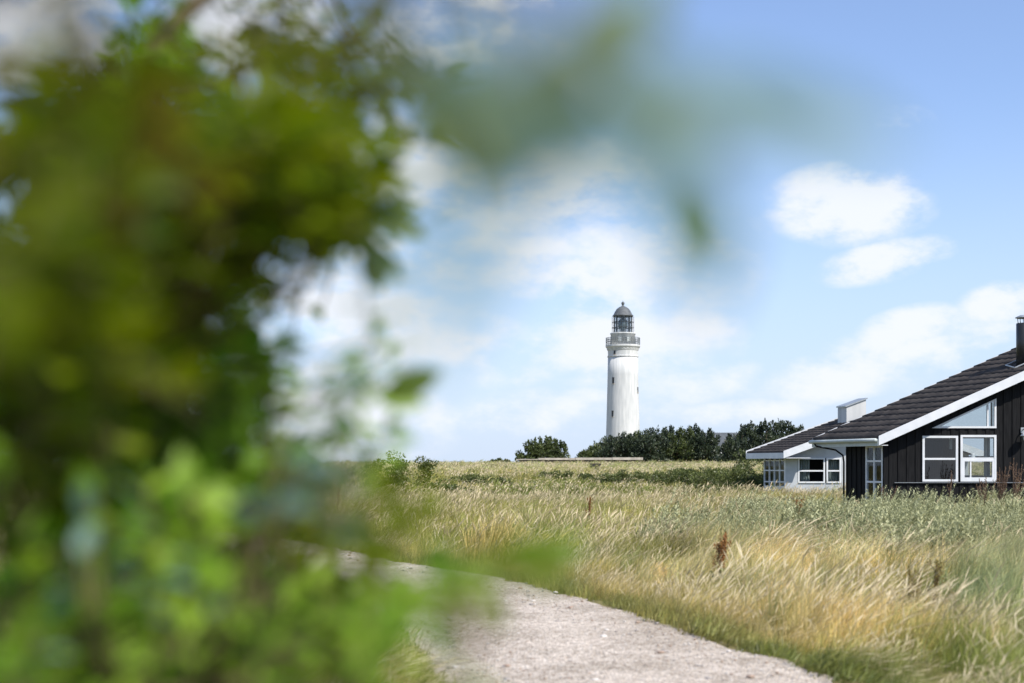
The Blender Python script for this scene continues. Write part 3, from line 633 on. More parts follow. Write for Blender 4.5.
# flue
fx, fy = PX(1023.5, 41.0), 41.0; fz = P0[2]+S*(fx-P0[0]+0.364*(fy-YV))
b = MB(); b.lathe([(0.205,-0.25),(0.205,1.12),(0.19,1.13)], 20, (fx,fy,fz+0.02))
fl = b.build('flue', m_flue, bh, True)
b = MB(); b.lathe([(0.16,0),(0.23,0.02),(0.23,0.04),(0.1,0.10)], 20, (fx,fy,fz+1.28))
for k in range(5):
    a = k*1.257; b.tube([(fx+0.15*math.cos(a), fy+0.15*math.sin(a), fz+1.12), (fx+0.17*math.cos(a), fy+0.17*math.sin(a), fz+1.29)], 0.012, 5)
b.build('cowl', m_metal, fl, True)
b = MB()
for r0, sgx in ((0.36,-1),(0.36,1)):
    pass
q = [(fx-0.38, fy-0.38, 0), (fx+0.38, fy-0.38, 0), (fx+0.38, fy+0.38, 0), (fx-0.38, fy+0.38, 0)]
rz = lambda x, y: P0[2]+S*(x-P0[0]+0.364*(y-YV))+0.07
b.tube([(x,y,rz(x,y)) for x,y,_ in q]+[(q[0][0],q[0][1],rz(*q[0][:2]))], 0.022, 6); b.build('flashing', m_metal, fl)
# wall lamp at the right edge
lx = px_(1022); lz = pz_(436); lo = thing('wall_lamp', 'pale shaded lamp fixed to the black gable wall at the right edge', 'lamp', (lx, YW-0.03, lz))
b = MB(); b.tube([(lx, YW-0.03, lz+0.17), (lx, YW-0.2, lz+0.2), (lx, YW-0.26, lz+0.12)], 0.018, 8); b.box(lx-0.05, lx+0.05, YW-0.045, YW-0.023, lz+0.08, lz+0.24); b.build('bracket', m_metal, lo)
b = MB(); b.lathe([(0.03,0.12),(0.05,0.10),(0.15,0.0),(0.14,-0.01),(0.04,0.09)], 20, (lx, YW-0.26, lz)); b.build('lamp_shade', m_white, lo, True)
b = MB(); b.lathe([(0.001,-0.14),(0.05,-0.12),(0.07,-0.06),(0.05,0.02)], 16, (lx, YW-0.26, lz)); b.build('globe', M('opal_glass', (0.7,0.72,0.72), 0.2), lo, True)

# ---------------------------------------------------------------- white house behind
YV2 = 66.0; S2 = 0.365; Q0 = (PX(784.5, YV2), YV2, PZ(452.0, YV2)); D2 = 3.5; RUN2 = 4.6
wh = thing('white_house', 'low white holiday house with dark tiled roof half hidden behind the black house', 'house', (Q0[0]+0.6, YV2+0.6, 0.3))
roof_tiles(Q0, 1, S2, RUN2, D2, 0.36, 0.32).build('roof', m_tile, wh, True)
roof_tiles((Q0[0]+2*RUN2, Q0[1], Q0[2]), -1, S2, RUN2, D2, 0.36, 0.32).build('roof', m_tile, wh, True)
b = MB()
for sg, x0 in ((1, Q0[0]), (-1, Q0[0]+2*RUN2)):
    q = [(x0+sg*0.03, Q0[1]+0.03, Q0[2]-0.03), (x0+sg*RUN2, Q0[1]+0.03, Q0[2]-0.03+S2*RUN2), (x0+sg*RUN2+e[0]*(D2-0.03), Q0[1]+e[1]*(D2-0.03), Q0[2]-0.03+S2*RUN2), (x0+e[0]*(D2-0.03)+sg*0.03, Q0[1]+e[1]*(D2-0.03), Q0[2]-0.03)]
    b.hexa([(a,c,d-0.1) for a,c,d in q], q)
b.build('roof_deck', m_innerdark, wh)
for yy, k0, up in ((Q0[1]-0.035, 0, 0.05), (Q0[1]+e[1]*D2+0.005, e[0]*D2, 0.09)):
    b = MB()
    for sg, x0 in ((1, Q0[0]+k0), (-1, Q0[0]+2*RUN2+k0)):
        b.prism([(x0-sg*0.05, yy, Q0[2]+up-0.34), (x0+sg*RUN2, yy, Q0[2]+up-0.34+S2*RUN2), (x0+sg*RUN2, yy, Q0[2]+up+S2*RUN2), (x0-sg*0.05, yy, Q0[2]+up)], (0, 0.032, 0))
    b.build('barge_board', m_white, wh)
b = MB(); a0_ = np.array(Q0[:2]); a1_ = a0_+e*D2; za, zb = Q0[2]-0.30, Q0[2]-0.03
b.hexa([(*(a0_+nrm*0.05),za),(*a0_,za),(*a1_,za),(*(a1_+nrm*0.05),za)], [(*(a0_+nrm*0.05),zb),(*a0_,zb),(*a1_,zb),(*(a1_+nrm*0.05),zb)]); b.build('eave_fascia', m_white, wh)
b = MB(); b.hexa([(*a0_,za+0.01),(*(a0_+(1.2,0)),za+0.01),(*(a1_+(1.2,0)),za+0.01),(*a1_,za+0.01)],[(*a0_,za+0.04),(*(a0_+(1.2,0)),za+0.04),(*(a1_+(1.2,0)),za+0.04),(*a1_,za+0.04)]); b.build('soffit', m_white, wh)
# walls: mostly glazing between white posts
YW2 = 66.8; c0 = np.array((PX(786, YW2), YW2)); zt2 = za+0.012; gz2 = 0.2
def side2(b, t0, t1, o0, o1, z0_, z1_):
    q = [c0+e*t0+nrm*o1, c0+e*t1+nrm*o1, c0+e*t1+nrm*o0, c0+e*t0+nrm*o0]
    b.hexa([(*k, z0_) for k in q], [(*k, z1_) for k in q])
sw_len = 1.98
b = MB(); zs = [PZ(490,YW2), PZ(482,YW2), PZ(470.5,YW2), zt2-0.06]
side2(b, 0, 0.10, -0.06, 0.04, gz2, zt2)
for k in range(5):
    tt = 0.10+k*(sw_len-0.1)/4; side2(b, tt-0.03 if k else tt, tt+0.03, -0.05, 0.03, PZ(486,YW2), zt2)
for z in (PZ(482,YW2), PZ(470.5,YW2), zt2-0.1): 
    for k in range(4):
        ta = 0.13+k*(sw_len-0.1)/4; side2(b, ta, ta+(sw_len-0.1)/4-0.06, -0.045, 0.025, z-0.03, z+0.03)
o = b.build('side_window', m_white, wh)
for k in range(4):
    g = MB(); ta = 0.13+k*(sw_len-0.1)/4; side2(g, ta, ta+(sw_len-0.1)/4-0.06, -0.01, 0.0, PZ(486,YW2), zt2-0.08); g.build('pane', m_glass, o)
b = MB(); side2(b, 0.10, sw_len+0.03, -0.06, 0.02, gz2, PZ(486,YW2)); b.build('side_wall', m_white, wh)
# front: corner panel, header, two windows
def X2(p): return PX(p, YW2)
def Z2(p): return PZ(p, YW2)
b = MB()
def r2(x): return Q0[2]-0.14+S2*(x-Q0[0]) if x < Q0[0]+RUN2 else Q0[2]-0.14+S2*(Q0[0]+2*RUN2-x)
xr2 = Q0[0]+2*RUN2-0.4
b.box(X2(786)+0.002, X2(797.5), YW2-0.03, YW2+0.05, gz2, zt2)
wallpiece(b, X2(797.5), X2(841), YW2, YW2+0.06, Z2(458), Z2(458), r2(X2(797.5)), r2(X2(841)))
b.box(X2(797.5), X2(841), YW2, YW2+0.06, gz2, Z2(483))
wallpiece(b, X2(786)+0.002, X2(797.5), YW2, YW2+0.05, zt2+0.001, zt2+0.001, r2(X2(786)), r2(X2(797.5)))
wallpiece(b, X2(841), Q0[0]+RUN2, YW2, YW2+0.06, gz2, gz2, r2(X2(841)), r2(Q0[0]+RUN2)); wallpiece(b, Q0[0]+RUN2, xr2, YW2, YW2+0.06, gz2, gz2, r2(Q0[0]+RUN2), r2(xr2))
b.build('gable_wall', M('shade_greyed_white_boards', (0.46,0.48,0.50), 0.7, (0.40,0.42,0.44), 3), wh)  # white wall coloured greyer to carry the shade of the roof overhang
for (xa, xb) in ((797.8, 824.8), (826.3, 840.8)):
    b = MB(); frame_rect(b, X2(xa), X2(xb), Z2(483), Z2(457.9), YW2-0.05, 0.07, 0.09); b.box(X2(xa)+0.07, X2(xb)-0.07, YW2-0.045, YW2+0.03, Z2(470.8)-0.035, Z2(470.8)+0.035)
    o = b.build('window', m_white, wh)
    g = MB(); g.box(X2(xa)+0.07, X2(xb)-0.07, YW2+0.045, YW2+0.052, Z2(483)+0.07, Z2(457.9)-0.07); g.build('pane', m_glass, o)
curtain(X2(829), X2(840), YW2+0.3, gz2+0.07, Z2(458), wh); curtain(X2(800.5), X2(811), YW2+0.3, gz2+0.07, Z2(458), wh)
curtain(c0[0]-0.35, c0[0]+0.3, YW2+1.55, gz2+0.07, Z2(458), wh)
b = MB(); xb_ = e[0]/e[1]*1.9; b.box(c0[0]+xb_, xr2+xb_, YW2+1.9, YW2+1.98, gz2, zt2+0.3); b.build('rear_wall', m_innerdark, wh)
b = MB(); b.box(c0[0]-0.1, xr2-0.6, YW2+0.08, YW2+1.88, gz2, gz2+0.06); b.build('floor_slab', m_innerdark, wh)
# chimney with stepped slanting cap
b = MB(); cy = 67.6; cx0, cx1 = PX(846.5, cy), PX(866, cy); czb = 2.2; ctop = PZ(407, cy)
ce = e*0.75
q = [(cx0,cy),(cx1,cy),(cx1+ce[0],cy+ce[1]),(cx0+ce[0],cy+ce[1])]
b.hexa([(*k, czb) for k in q], [(q[0][0],q[0][1],ctop),(q[1][0],q[1][1],ctop+0.36),(q[2][0],q[2][1],ctop+0.36),(q[3][0],q[3][1],ctop)])
ch = b.build('chimney', m_render, wh)
b = MB(); o_ = 0.06; q = [(cx0-o_,cy-o_),(cx1+o_,cy-o_),(cx1+ce[0]+o_,cy+ce[1]+o_),(cx0+ce[0]-o_,cy+ce[1]+o_)]
b.hexa([(q[0][0],q[0][1],ctop-0.01),(q[1][0],q[1][1],ctop+0.38),(q[2][0],q[2][1],ctop+0.38),(q[3][0],q[3][1],ctop-0.01)], [(q[0][0],q[0][1],ctop+0.06),(q[1][0],q[1][1],ctop+0.44),(q[2][0],q[2][1],ctop+0.44),(q[3][0],q[3][1],ctop+0.06)]); b.build('chimney_cap', m_metal, ch)

# ---------------------------------------------------------------- lighthouse
YL = 280.0; k_ = YL/F; LX = PX(622.9, YL); lh = thing('lighthouse', 'tall round white lighthouse with dark domed lantern rising behind the pines', 'lighthouse', (LX, YL, 1.9))
def z(p): return PZ(p, YL)
b = MB(); b.lathe([(18.6*k_, 1.0), (17.4*k_, z(452)), (16.7*k_, z(430)), (15.9*k_, z(400)), (15.3*k_, z(375)), (15.0*k_, z(357.4))], 64, (LX,YL,0))
tw = b.build('tower', m_render, lh, True)
b = MB(); b.lathe([(15.0*k_, z(357.4)), (15.6*k_, z(357.2)), (15.6*k_, z(356.2)), (14.9*k_, z(355.9)), (15.1*k_, z(351)), (15.6*k_, z(350.4)), (15.6*k_, z(349.6)), (16.2*k_, z(348.5)), (17.0*k_, z(347.4)), (17.3*k_, z(347)), (17.3*k_, z(345.3)), (12.4*k_, z(345.2))], 64, (LX,YL,0)); b.build('cornice', m_render, lh)
b = MB()
for i in range(28):
    a = i/28*6.2832; c, s_ = math.cos(a), math.sin(a); r0, r1 = 14.9*k_, 16.1*k_; t_ = 0.2
    p = [(LX+r0*c-t_*s_, YL+r0*s_+t_*c), (LX+r1*c-t_*s_, YL+r1*s_+t_*c), (LX+r1*c+t_*s_, YL+r1*s_-t_*c), (LX+r0*c+t_*s_, YL+r0*s_-t_*c)]
    b.hexa([(*q, z(351.5)) if j in (0,3) else (*q, z(349.2)) for j, q in enumerate(p)], [(*q, z(347.6)) for q in p])
b.build('corbels', m_render, lh)
ga = MB(); rr = 16.9*k_
for zz in (338.2, 340.2, 342.4): ga.tube([(LX+rr*math.cos(a), YL+rr*math.sin(a), z(zz)) for a in np.linspace(0, 2*math.pi, 49)], 0.05, 5)
for i in range(40):
    a = i/40*6.2832; ga.tube([(LX+rr*math.cos(a), YL+rr*math.sin(a), z(345.4)), (LX+rr*math.cos(a), YL+rr*math.sin(a), z(338.0))], 0.05, 5)
ga.build('gallery_railing', M('grey_railing', (0.17,0.19,0.20), 0.6), lh)
b = MB(); b.lathe([(12.4*k_, z(345.3)), (12.2*k_, z(334.6)), (12.8*k_, z(334.3)), (12.8*k_, z(333.2)), (9.4*k_, z(333.1))], 48, (LX,YL,0)); b.build('lantern_base', m_render, lh, True)
for a in (-1.9, -1.2):
    b = MB(); r = 12.3*k_; c, s_ = math.cos(a), math.sin(a); w = 0.35
    p = [(LX+r*c-w*s_, YL+r*s_+w*c), (LX+(r+0.12)*c-w*s_, YL+(r+0.12)*s_+w*c), (LX+(r+0.12)*c+w*s_, YL+(r+0.12)*s_-w*c), (LX+r*c+w*s_, YL+r*s_-w*c)]
    b.hexa([(*q, z(342.5)) for q in p], [(*q, z(337.5)) for q in p]); b.build('hatch', M('grey_hatch', (0.42,0.45,0.44), 0.6), lh)
b = MB(); b.lathe([(8.6*k_, z(333.1)), (8.6*k_, z(316.5))], 32, (LX,YL,0), cap=False); b.build('lantern_glass', glassmat('lantern_glazing', (0.70,0.74,0.78), 0.02), lh, True)
b = MB()
for i in range(12):
    a = (i+0.5)/12*6.2832; b.tube([(LX+8.8*k_*math.cos(a), YL+8.8*k_*math.sin(a), z(333.3)), (LX+8.8*k_*math.cos(a), YL+8.8*k_*math.sin(a), z(316.2))], 0.085, 6)
for zz in (327.6, 322.3): b.tube([(LX+8.85*k_*math.cos(a), YL+8.85*k_*math.sin(a), z(zz)) for a in np.linspace(0, 2*math.pi, 33)], 0.07, 5)
b.build('glazing_bars', m_iron, lh)
b = MB()
for zz in (327.8, 322.4): b.tube([(LX+10.8*k_*math.cos(a), YL+10.8*k_*math.sin(a), z(zz)) for a in np.linspace(0, 2*math.pi, 33)], 0.05, 5)
for i in range(12):
    a = i/12*6.2832; b.tube([(LX+10.8*k_*math.cos(a), YL+10.8*k_*math.sin(a), z(333.3)), (LX+10.8*k_*math.cos(a), YL+10.8*k_*math.sin(a), z(316.5))], 0.035, 5)
b.build('lantern_rail', m_iron, lh)
b = MB(); b.lathe([(0.3,z(333)),(0.35,z(329)),(0.8,z(328)),(1.0,z(324.5)),(0.8,z(320)),(0.3,z(319)),(0.25,z(316.5))], 20, (LX,YL,0)); b.build('lamp_lens', m_lens, lh, True)
b = MB(); b.lathe([(9.6*k_, z(316.9)), (10.4*k_, z(316.3)), (10.4*k_, z(315.6)), (9.3*k_, z(314.6)), (8.1*k_, z(312)), (6.4*k_, z(309.3)), (4.0*k_, z(307.3)), (1.6*k_, z(306.3)), (1.1*k_, z(305.6)), (0.9*k_, z(304.9))], 32, (LX,YL,0))
dm = b.build('dome', m_dome, lh, True)
b = MB(); b.lathe([(0.05,z(305.3)),(1.3*k_,z(304.6)),(1.7*k_,z(303.3)),(1.2*k_,z(302.2)),(0.25*k_,z(301.6)),(0.1*k_,z(300.4))], 16, (LX,YL,0)); b.build('finial', m_dome, dm, True)
for (p, q, hh) in ((612.4, 381, 3.0), (611.7, 414, 3.0), (613.8, 353, 2.0), (637.2, 390, 2.6), (622, 372, 0)):
    if not hh: continue
    r = (15.0+(q-357)*0.022)*k_; dx = PX(p, YL)-LX; dx = max(-r*0.97, min(r*0.97, dx)); dy = -math.sqrt(max(r*r-dx*dx, 0.01)); n_ = Vector((dx, dy, 0)).normalized(); t_ = Vector((-n_.y, n_.x, 0)); w = 0.22
    c_ = Vector((LX+dx, YL+dy, 0))
    p4 = [c_-t_*w-n_*0.2, c_+t_*w-n_*0.2, c_+t_*w+n_*0.03, c_-t_*w+n_*0.03]
    b = MB(); b.hexa([(a.x,a.y,z(q)-hh*k_) for a in p4], [(a.x,a.y,z(q)+hh*k_) for a in p4]); wn = b.build('window', m_flue, lh)
    p4 = [c_-t_*(w+0.1)-n_*0.1, c_+t_*(w+0.1)-n_*0.1, c_+t_*(w+0.1)+n_*0.1, c_-t_*(w+0.1)+n_*0.1]
    b = MB(); b.hexa([(a.x,a.y,z(q)-hh*k_-0.15) for a in p4], [(a.x,a.y,z(q)-hh*k_-0.002) for a in p4]); b.build('sill', m_conc, wn)

# ---------------------------------------------------------------- far house among the trees
YH = 262.0; fh = thing('keepers_house', 'grey roofed house with white gable showing between the pines', 'house', (PX(722,YH), YH, 1.9))
b = MB(); xA, xB = PX(703, YH), PX(748, YH); b.box(xA+0.4, xB-0.4, YH, YH+7, 1.8, PZ(448,YH)); b.build('wall', m_render, fh)
b = MB(); zr_, ze = PZ(432.6,YH+3.5), PZ(449,YH); b.prism([(xA,YH-0.4,ze),(xA,YH+7.4,ze),(xA,YH+3.5,zr_)], (xB-xA,0,0)); b.build('roof', m_slate, fh)
b = MB(); gx0, gx1 = PX(709.5,YH), PX(717,YH); ym = YH-2.0; zt_ = PZ(439.5,ym); zg = PZ(455,ym)
b.prism([(gx0,ym,1.8),(gx1,ym,1.8),(gx1,ym,zg+0.6),((gx0+gx1)/2+0.2,ym,zt_),(gx0,ym,zg+0.6)], (0,4,0)); wg = b.build('white_gable', m_render, fh)
b = MB()
for sg in (-1, 1):
    xe = gx0-0.15 if sg < 0 else gx1+0.15; xm = (gx0+gx1)/2+0.2
    b.prism([(xe,ym-0.15,zg+0.5),(xm,ym-0.15,zt_+0.08),(xm,ym-0.15,zt_+0.26),(xe,ym-0.15,zg+0.68)], (0,5.5,0))
b.build('gable_roof', m_slate, fh)
b = MB(); b.box((gx0+gx1)/2-0.15,(gx0+gx1)/2+0.35,ym-0.03,ym+0.05,3.6,4.7); b.build('window', m_flue, wg)

# ---------------------------------------------------------------- low concrete bunker
YB = 166.0; bk = thing('concrete_bunker', 'long low concrete bunker with pale flat top on the grassy crest', 'bunker', (PX(585,YB), YB, 1.95))
b = MB(); b.box(PX(520,YB), PX(641,YB), YB+0.3, YB+4, 1.2, PZ(461.2,YB)+0.15); b.build('wall', m_concshade, bk)
b = MB()
for x0, x1, dz in ((517,538,-0.12),(538.5,575,0.0),(575.4,612,0.03),(612.4,643,0.06)):
    b.box(PX(x0,YB), PX(x1,YB), YB, YB+4.2, PZ(461.2,YB)+0.153, PZ(459.2,YB)+dz+0.15)
b.build('roof_slab', m_conc, bk)

# ---------------------------------------------------------------- foliage masses
def leafcloud(b, g, c, r, n, size, up=0.4, lean=0.0, flat=0.55, elong=2.0):
    """n small leaf or needle faces through an ellipsoidal clump"""
    d = g.normal(0,1,(n,3)); d /= np.linalg.norm(d,axis=1)[:,None]; rad = g.uniform(0.35,1.0,n)**0.5
    p = np.array(c)+d*rad[:,None]*np.array(r)*g.uniform(0.8,1.15,(n,1))
    o = d*0.8+g.normal(0,0.5,(n,3)); o[:,2] += up; o[:,0] += lean; o /= np.linalg.norm(o,axis=1)[:,None]
    s = np.cross(o, g.normal(0,1,(n,3))); s /= np.linalg.norm(s,axis=1)[:,None]
    ln = size*g.uniform(0.6,1.4,(n,1)); w = ln/elong*0.5
    v = np.stack([p-o*ln*0.4, p+s*w, p+o*ln*0.6, p-s*w], 1).reshape(-1,3)
    base = g.uniform(0.0,0.55); a = np.repeat(np.clip(base+g.uniform(-0.2,0.45,n),0,1), 4)
    q = np.arange(4*n).reshape(-1,4)
    b.add(v, q, a)
def tree(name, cat, x, y, h, rw, label, group, mat=m_pine, seed=0, lean=0.18, size=0.34, lobes=34, per=120, spiky=0.9, trunk=True, cut=0.02):
    g = np.random.default_rng(seed); z0 = hz(x, y); t = thing(name, label, cat, (x, y, z0), group)
    b = MB(); pts = [(x, y, z0-0.1), (x+0.05*h*lean, y, z0+0.3*h), (x+0.5*lean*h, y, z0+0.8*h)]
    b.tube(pts, [0.05*h**0.8, 0.035*h**0.8, 0.01*h**0.8], 7)
    cr = MB()
    for i in range(lobes):
        a = g.uniform(0, 6.283); rr = rw*math.sqrt(g.uniform(0.0,1)); hh = h*(cut+(1-cut)*g.uniform(0.05,1)**0.7*(1-(rr/rw)**2*0.6))
        cx = x+rr*math.cos(a)+lean*hh*0.6; cy = y+rr*math.sin(a)*0.8; s_ = g.uniform(0.7,1.25)*rw*0.36
        hh = min(hh, h-s_*0.4)
        leafcloud(cr, g, (cx, cy, z0+hh*0.9), (s_, s_, s_*g.uniform(0.55,0.9)), per, size, 0.5, lean)
        b.tube([(x+0.3*lean*hh*0.5, y, z0+hh*0.35), (cx, cy, z0+hh*0.85)], [0.03*h**0.7, 0.01*h**0.7], 5)
    for i in range(int(lobes*spiky)):      # leaders that break the outline
        a = g.uniform(0, 6.283); rr = rw*math.sqrt(g.uniform(0,0.9)); top = h*(1-(rr/rw)**2*0.45)*g.uniform(0.88,1.06)
        cx = x+rr*math.cos(a)+lean*top*0.6; s_ = rw*0.13; top *= 0.94
        leafcloud(cr, g, (cx+0.1*rw*lean*3, y+rr*math.sin(a)*0.7, z0+top), (s_*0.8, s_*0.8, s_*2.0), int(per*0.4), size, 0.9, lean*1.5)
    b.build('trunk', m_bark, t, True); cr.build('crown', mat, t); return t
rs = random.Random(5)
G1 = 'wind-bent pines below the lighthouse'; G2 = 'dark pines beside the white house'
row1 = [(590,205,4.6-1.9,2.4,'lowest pine at the left end of the clump below the lighthouse'),
 (603,208,6.0-1.4,2.9,'second pine from the left in the clump below the lighthouse'),
 (618,204,5.6,3.1,'pine directly in front of the foot of the lighthouse'),
 (633,210,6.5,3.1,'pine just right of the lighthouse foot'),
 (648,203,6.3,3.0,'rounded pine second to the right of the lighthouse foot'),
 (663,208,6.7,3.0,'spiky pine in the middle of the long dark clump'),
 (677,204,6.4,2.9,'dense pine third from the grey roofed house'),
 (690,207,7.0,2.6,'tall pine with pointed tips left of the grey roofed house'),
 (701,203,6.2,2.6,'pine right against the left side of the grey roofed house')]
for i, (px, y, h, rw, lb) in enumerate(row1): tree('pine_tree', 'tree', PX(px,y), y, h*0.84, rw, lb, G1, m_pine2 if i in (0,1,3,6) else m_pine, seed=100+i)
row2 = [(739,196,6.7,2.5,'pine just right of the grey roofed house'), (750,200,7.4,2.7,'bushy pine second right of the grey roofed house'),
 (763,196,7.4,2.5,'broad pine above the left end of the white house roof'), (778,200,7.7,2.4,'tallest pine above the white house roof'), (791,198,6.9,2.5,'rightmost pine partly hidden by the white house roof'),(731,190,4.3,2.4,'low dark pine in front of the white gable')]
for i, (px, y, h, rw, lb) in enumerate(row2): tree('pine_tree', 'tree', PX(px,y), y, h*0.84, rw, lb, G2, seed=140+i)
g3 = 'wind-clipped bushes standing on the left crest'
for i, (px, y, h, rw, lb) in enumerate([(528,180,3.5,1.7,'left half of the lone clump of wind-bent bushes on the crest'), (540,182,4.0,1.9,'highest middle bush of the lone clump on the crest'), (552,180,3.3,1.7,'right end bush of the lone clump on the crest'),
     (289,190,2.9,1.6,'small far bush seen through the gap in the near foliage'), (272,192,2.0,1.5,'lower far bush left of the small bush in the gap'),
     (498,190,0.8,1.6,'flat low scrub left of the lone clump on the crest'), (150,150,5.0,2.2,'far tree on the left behind the near foliage'), (176,152,4.2,2.0,'smaller far tree on the left behind the near foliage')]):
    tree('windswept_bush', 'bush', PX(px,y), y, h, rw, lb, g3, m_pine2, 200+i, 0.35, 0.26, 26, 120, 0.9)
# low green shrubs of the middle ground
def shrub(px, y, h, rw, lb, seed, mat=m_shrubl, size=0.11, grp='low green shrubs on the heath', ry=0.6):
    h *= 1.25 if px > 690 else (1.6 if px < 430 else 1.15); rw *= 1.2 if px > 690 else 1.0; g = np.random.default_rng(seed); x = PX(px, y); z0 = hz(x, y); t = thing('low_shrub', lb, 'shrub', (x, y, z0), grp)
    b = MB(); cr = MB(); nl = max(9, int(rw*9))
    for i in range(nl):
        a = g.uniform(0,6.283); rr = rw*math.sqrt(g.uniform()); cx = x+rr*math.cos(a); cy = y+rr*math.sin(a)*ry; s_ = g.uniform(0.25,0.42)*min(1.0,max(0.5,h)); hh = h*math.sqrt(max(0.08,1-(rr/rw)**2))*g.uniform(0.75,1.0)
        zz = hz(cx,cy)
        leafcloud(cr, g, (cx,cy,zz+hh-s_*0.7), (s_*1.35,s_*1.1,s_*0.8), 130, size, 0.5, 0.1, elong=1.8)
        leafcloud(cr, g, (cx,cy,zz+hh*0.4), (s_*1.3,s_*1.1,hh*0.42), 70, size*1.15, 0.2, elong=1.6)
        b.tube([(x,y,z0-0.1),((x+cx)/2,(y+cy)/2,max(z0,zz)+hh*0.3),(cx,cy,zz+hh*0.8)], [0.02,0.015,0.008], 5)
    b.build('stem', m_bark, t); cr.build('foliage', mat, t)
for i, a in enumerate([(606,84,0.75,2.3,'leftmost shrub of the dark green band below the crest'), (640,82,0.9,2.6,'broad low shrub in the green band under the lighthouse'),
   (672,80,0.95,2.5,'middle shrub of the dark green band'), (700,78,1.0,2.3,'dense shrub of the green band left of the white house'), (728,74,1.15,2.2,'taller shrub of the green band nearest the white house'),
   (752,70,1.0,1.3,'bright green shrub beside the white house windows'), (739,72,1.7,1.1,'rounded dark green shrub in front of the white house'), (756,75,2.0,1.2,'tall shrub against the left end of the white house'),
   (724,60,0.55,1.6,'flat yellow-green shrub in the grass before the white house'), (470,80,0.8,2.6,'low shrub far left of the green band'), (436,66,0.65,2.2,'low shrub in the grass left of the track bend'),
   (412,74,1.5,1.5,'right half of the rounded green bush on the left horizon'), (388,74,1.6,1.5,'left half of the rounded green bush on the left horizon'), (560,92,0.6,2.2,'thin low shrub below the lone clump')]):
    shrub(*a, 300+i)

# ---------------------------------------------------------------- small sign in the grass
ys_ = 105.0; sx = PX(595.5, ys_); sz = hz(sx, ys_); sg = thing('sign_post', 'small dark sign board on a thin post in the pale grass', 'sign', (sx, ys_, sz))
b = MB(); b.box(sx-0.04, sx+0.04, ys_, ys_+0.08, sz-0.1, PZ(466,ys_)+0.2); b.build('post', m_post, sg)
b = MB(); b.box(sx-0.4, sx+0.4, ys_-0.035, ys_-0.003, PZ(468.3,ys_)+0.10, PZ(466.3,ys_)+0.21); b.build('sign_board', m_post, sg)

# ---------------------------------------------------------------- dock plants and dried stalks
def dock(px, y, h, lb, seed, mat=m_dock, stems=5, spread=0.16, grp='tall seeding dock plants in the grass', name='dock_plant'):
    g = np.random.default_rng(seed); x = PX(px, y); z0 = hz(x, y); t = thing(name, lb, 'plant', (x, y, z0), grp)
    st = MB(); hd = MB(); lf = MB()
    for i in range(stems):
        a = g.uniform(0,6.283); d = spread*g.uniform(0.2,1); tx = x+d*math.cos(a)+0.06*h; ty = y+d*math.sin(a); hh = h*g.uniform(0.75,1.0)
        bx, by = x, y
        st.tube([(bx,by,z0-0.03),((bx+tx)/2-0.01,(by+ty)/2,z0+hh*0.5),(tx,ty,z0+hh)], [0.007,0.006,0.003], 5)
        for k in range(9):
            f = 0.45+0.55*k/8; c = (bx+(tx-bx)*f**1.4, by+(ty-by)*f**1.4, z0+hh*f)
            leafcloud(hd, g, c, (0.035*(1.3-f),0.035*(1.3-f),0.045), 26, 0.022, 0.6, elong=1.5)
            if k%2 == 0 and k < 7:
                a2 = g.uniform(0,6.283); c2 = (c[0]+0.07*math.cos(a2), c[1]+0.07*math.sin(a2), c[2]+0.09); st.tube([c, c2], 0.003, 4); leafcloud(hd, g, c2, (0.02,0.02,0.05), 24, 0.02, 0.8, elong=1.5)
    for i in range(6):
        a = g.uniform(0,6.283); L_ = g.uniform(0.15,0.28); c, s_ = math.cos(a), math.sin(a); w = 0.03; q = z0+0.05+0.04*i
        lf.add([(x,y,q),(x+c*L_*0.5-s_*w,y+s_*L_*0.5+c*w,q+0.12),(x+c*L_,y+s_*L_,q+0.08),(x+c*L_*0.5+s_*w,y+s_*L_*0.5-c*w,q+0.12)], [(0,1,2,3)], g.uniform())
    st.build('stem', m_dry, t, True); hd.build('seed_head', mat, t); lf.build('leaf', m_shrubl, t)
dock(718, 17.0, 0.80, 'rust brown dock plant standing alone in the golden grass', 401, stems=8, spread=0.065)
dock(588, 37, 1.0, 'thin rusty dock stalk in the olive grass below the bunker', 402, stems=3, spread=0.10)
dock(796, 30, 0.95, 'reddish dock beside the silver willow left of the house', 403, stems=4)
dock(911, 13.6, 0.66, 'olive brown dock plant nearest the track at lower right', 404, m_dockg, 3, 0.08)
dock(933, 14.3, 0.66, 'olive dock with leaning stems right of its twin', 405, m_dockg, 3, 0.07)
dock(337, 40, 1.0, 'dark red dock stalk showing through the near foliage', 406, stems=3)
dock(948, 37.5, 1.35, 'dark dried stalk in front of the left house window', 407, m_dry, 3, 0.08)
for i, (px, y, h, n_, lb) in enumerate([(1000,36.8,1.55,9,'brown dried umbel stalks under the right house window'), (1015,37.2,1.65,7,'brown dried stalks at the right edge by the house'), (986,37.2,1.2,5,'low dried stalks left of the brown umbels'), (886,37.5,0.95,4,'pale dried stalks at the corner of the black house')]):
    dock(px, y, h, lb, 420+i, m_dry, n_, 0.35, 'dried brown stalks before the black house', 'dried_stalks')

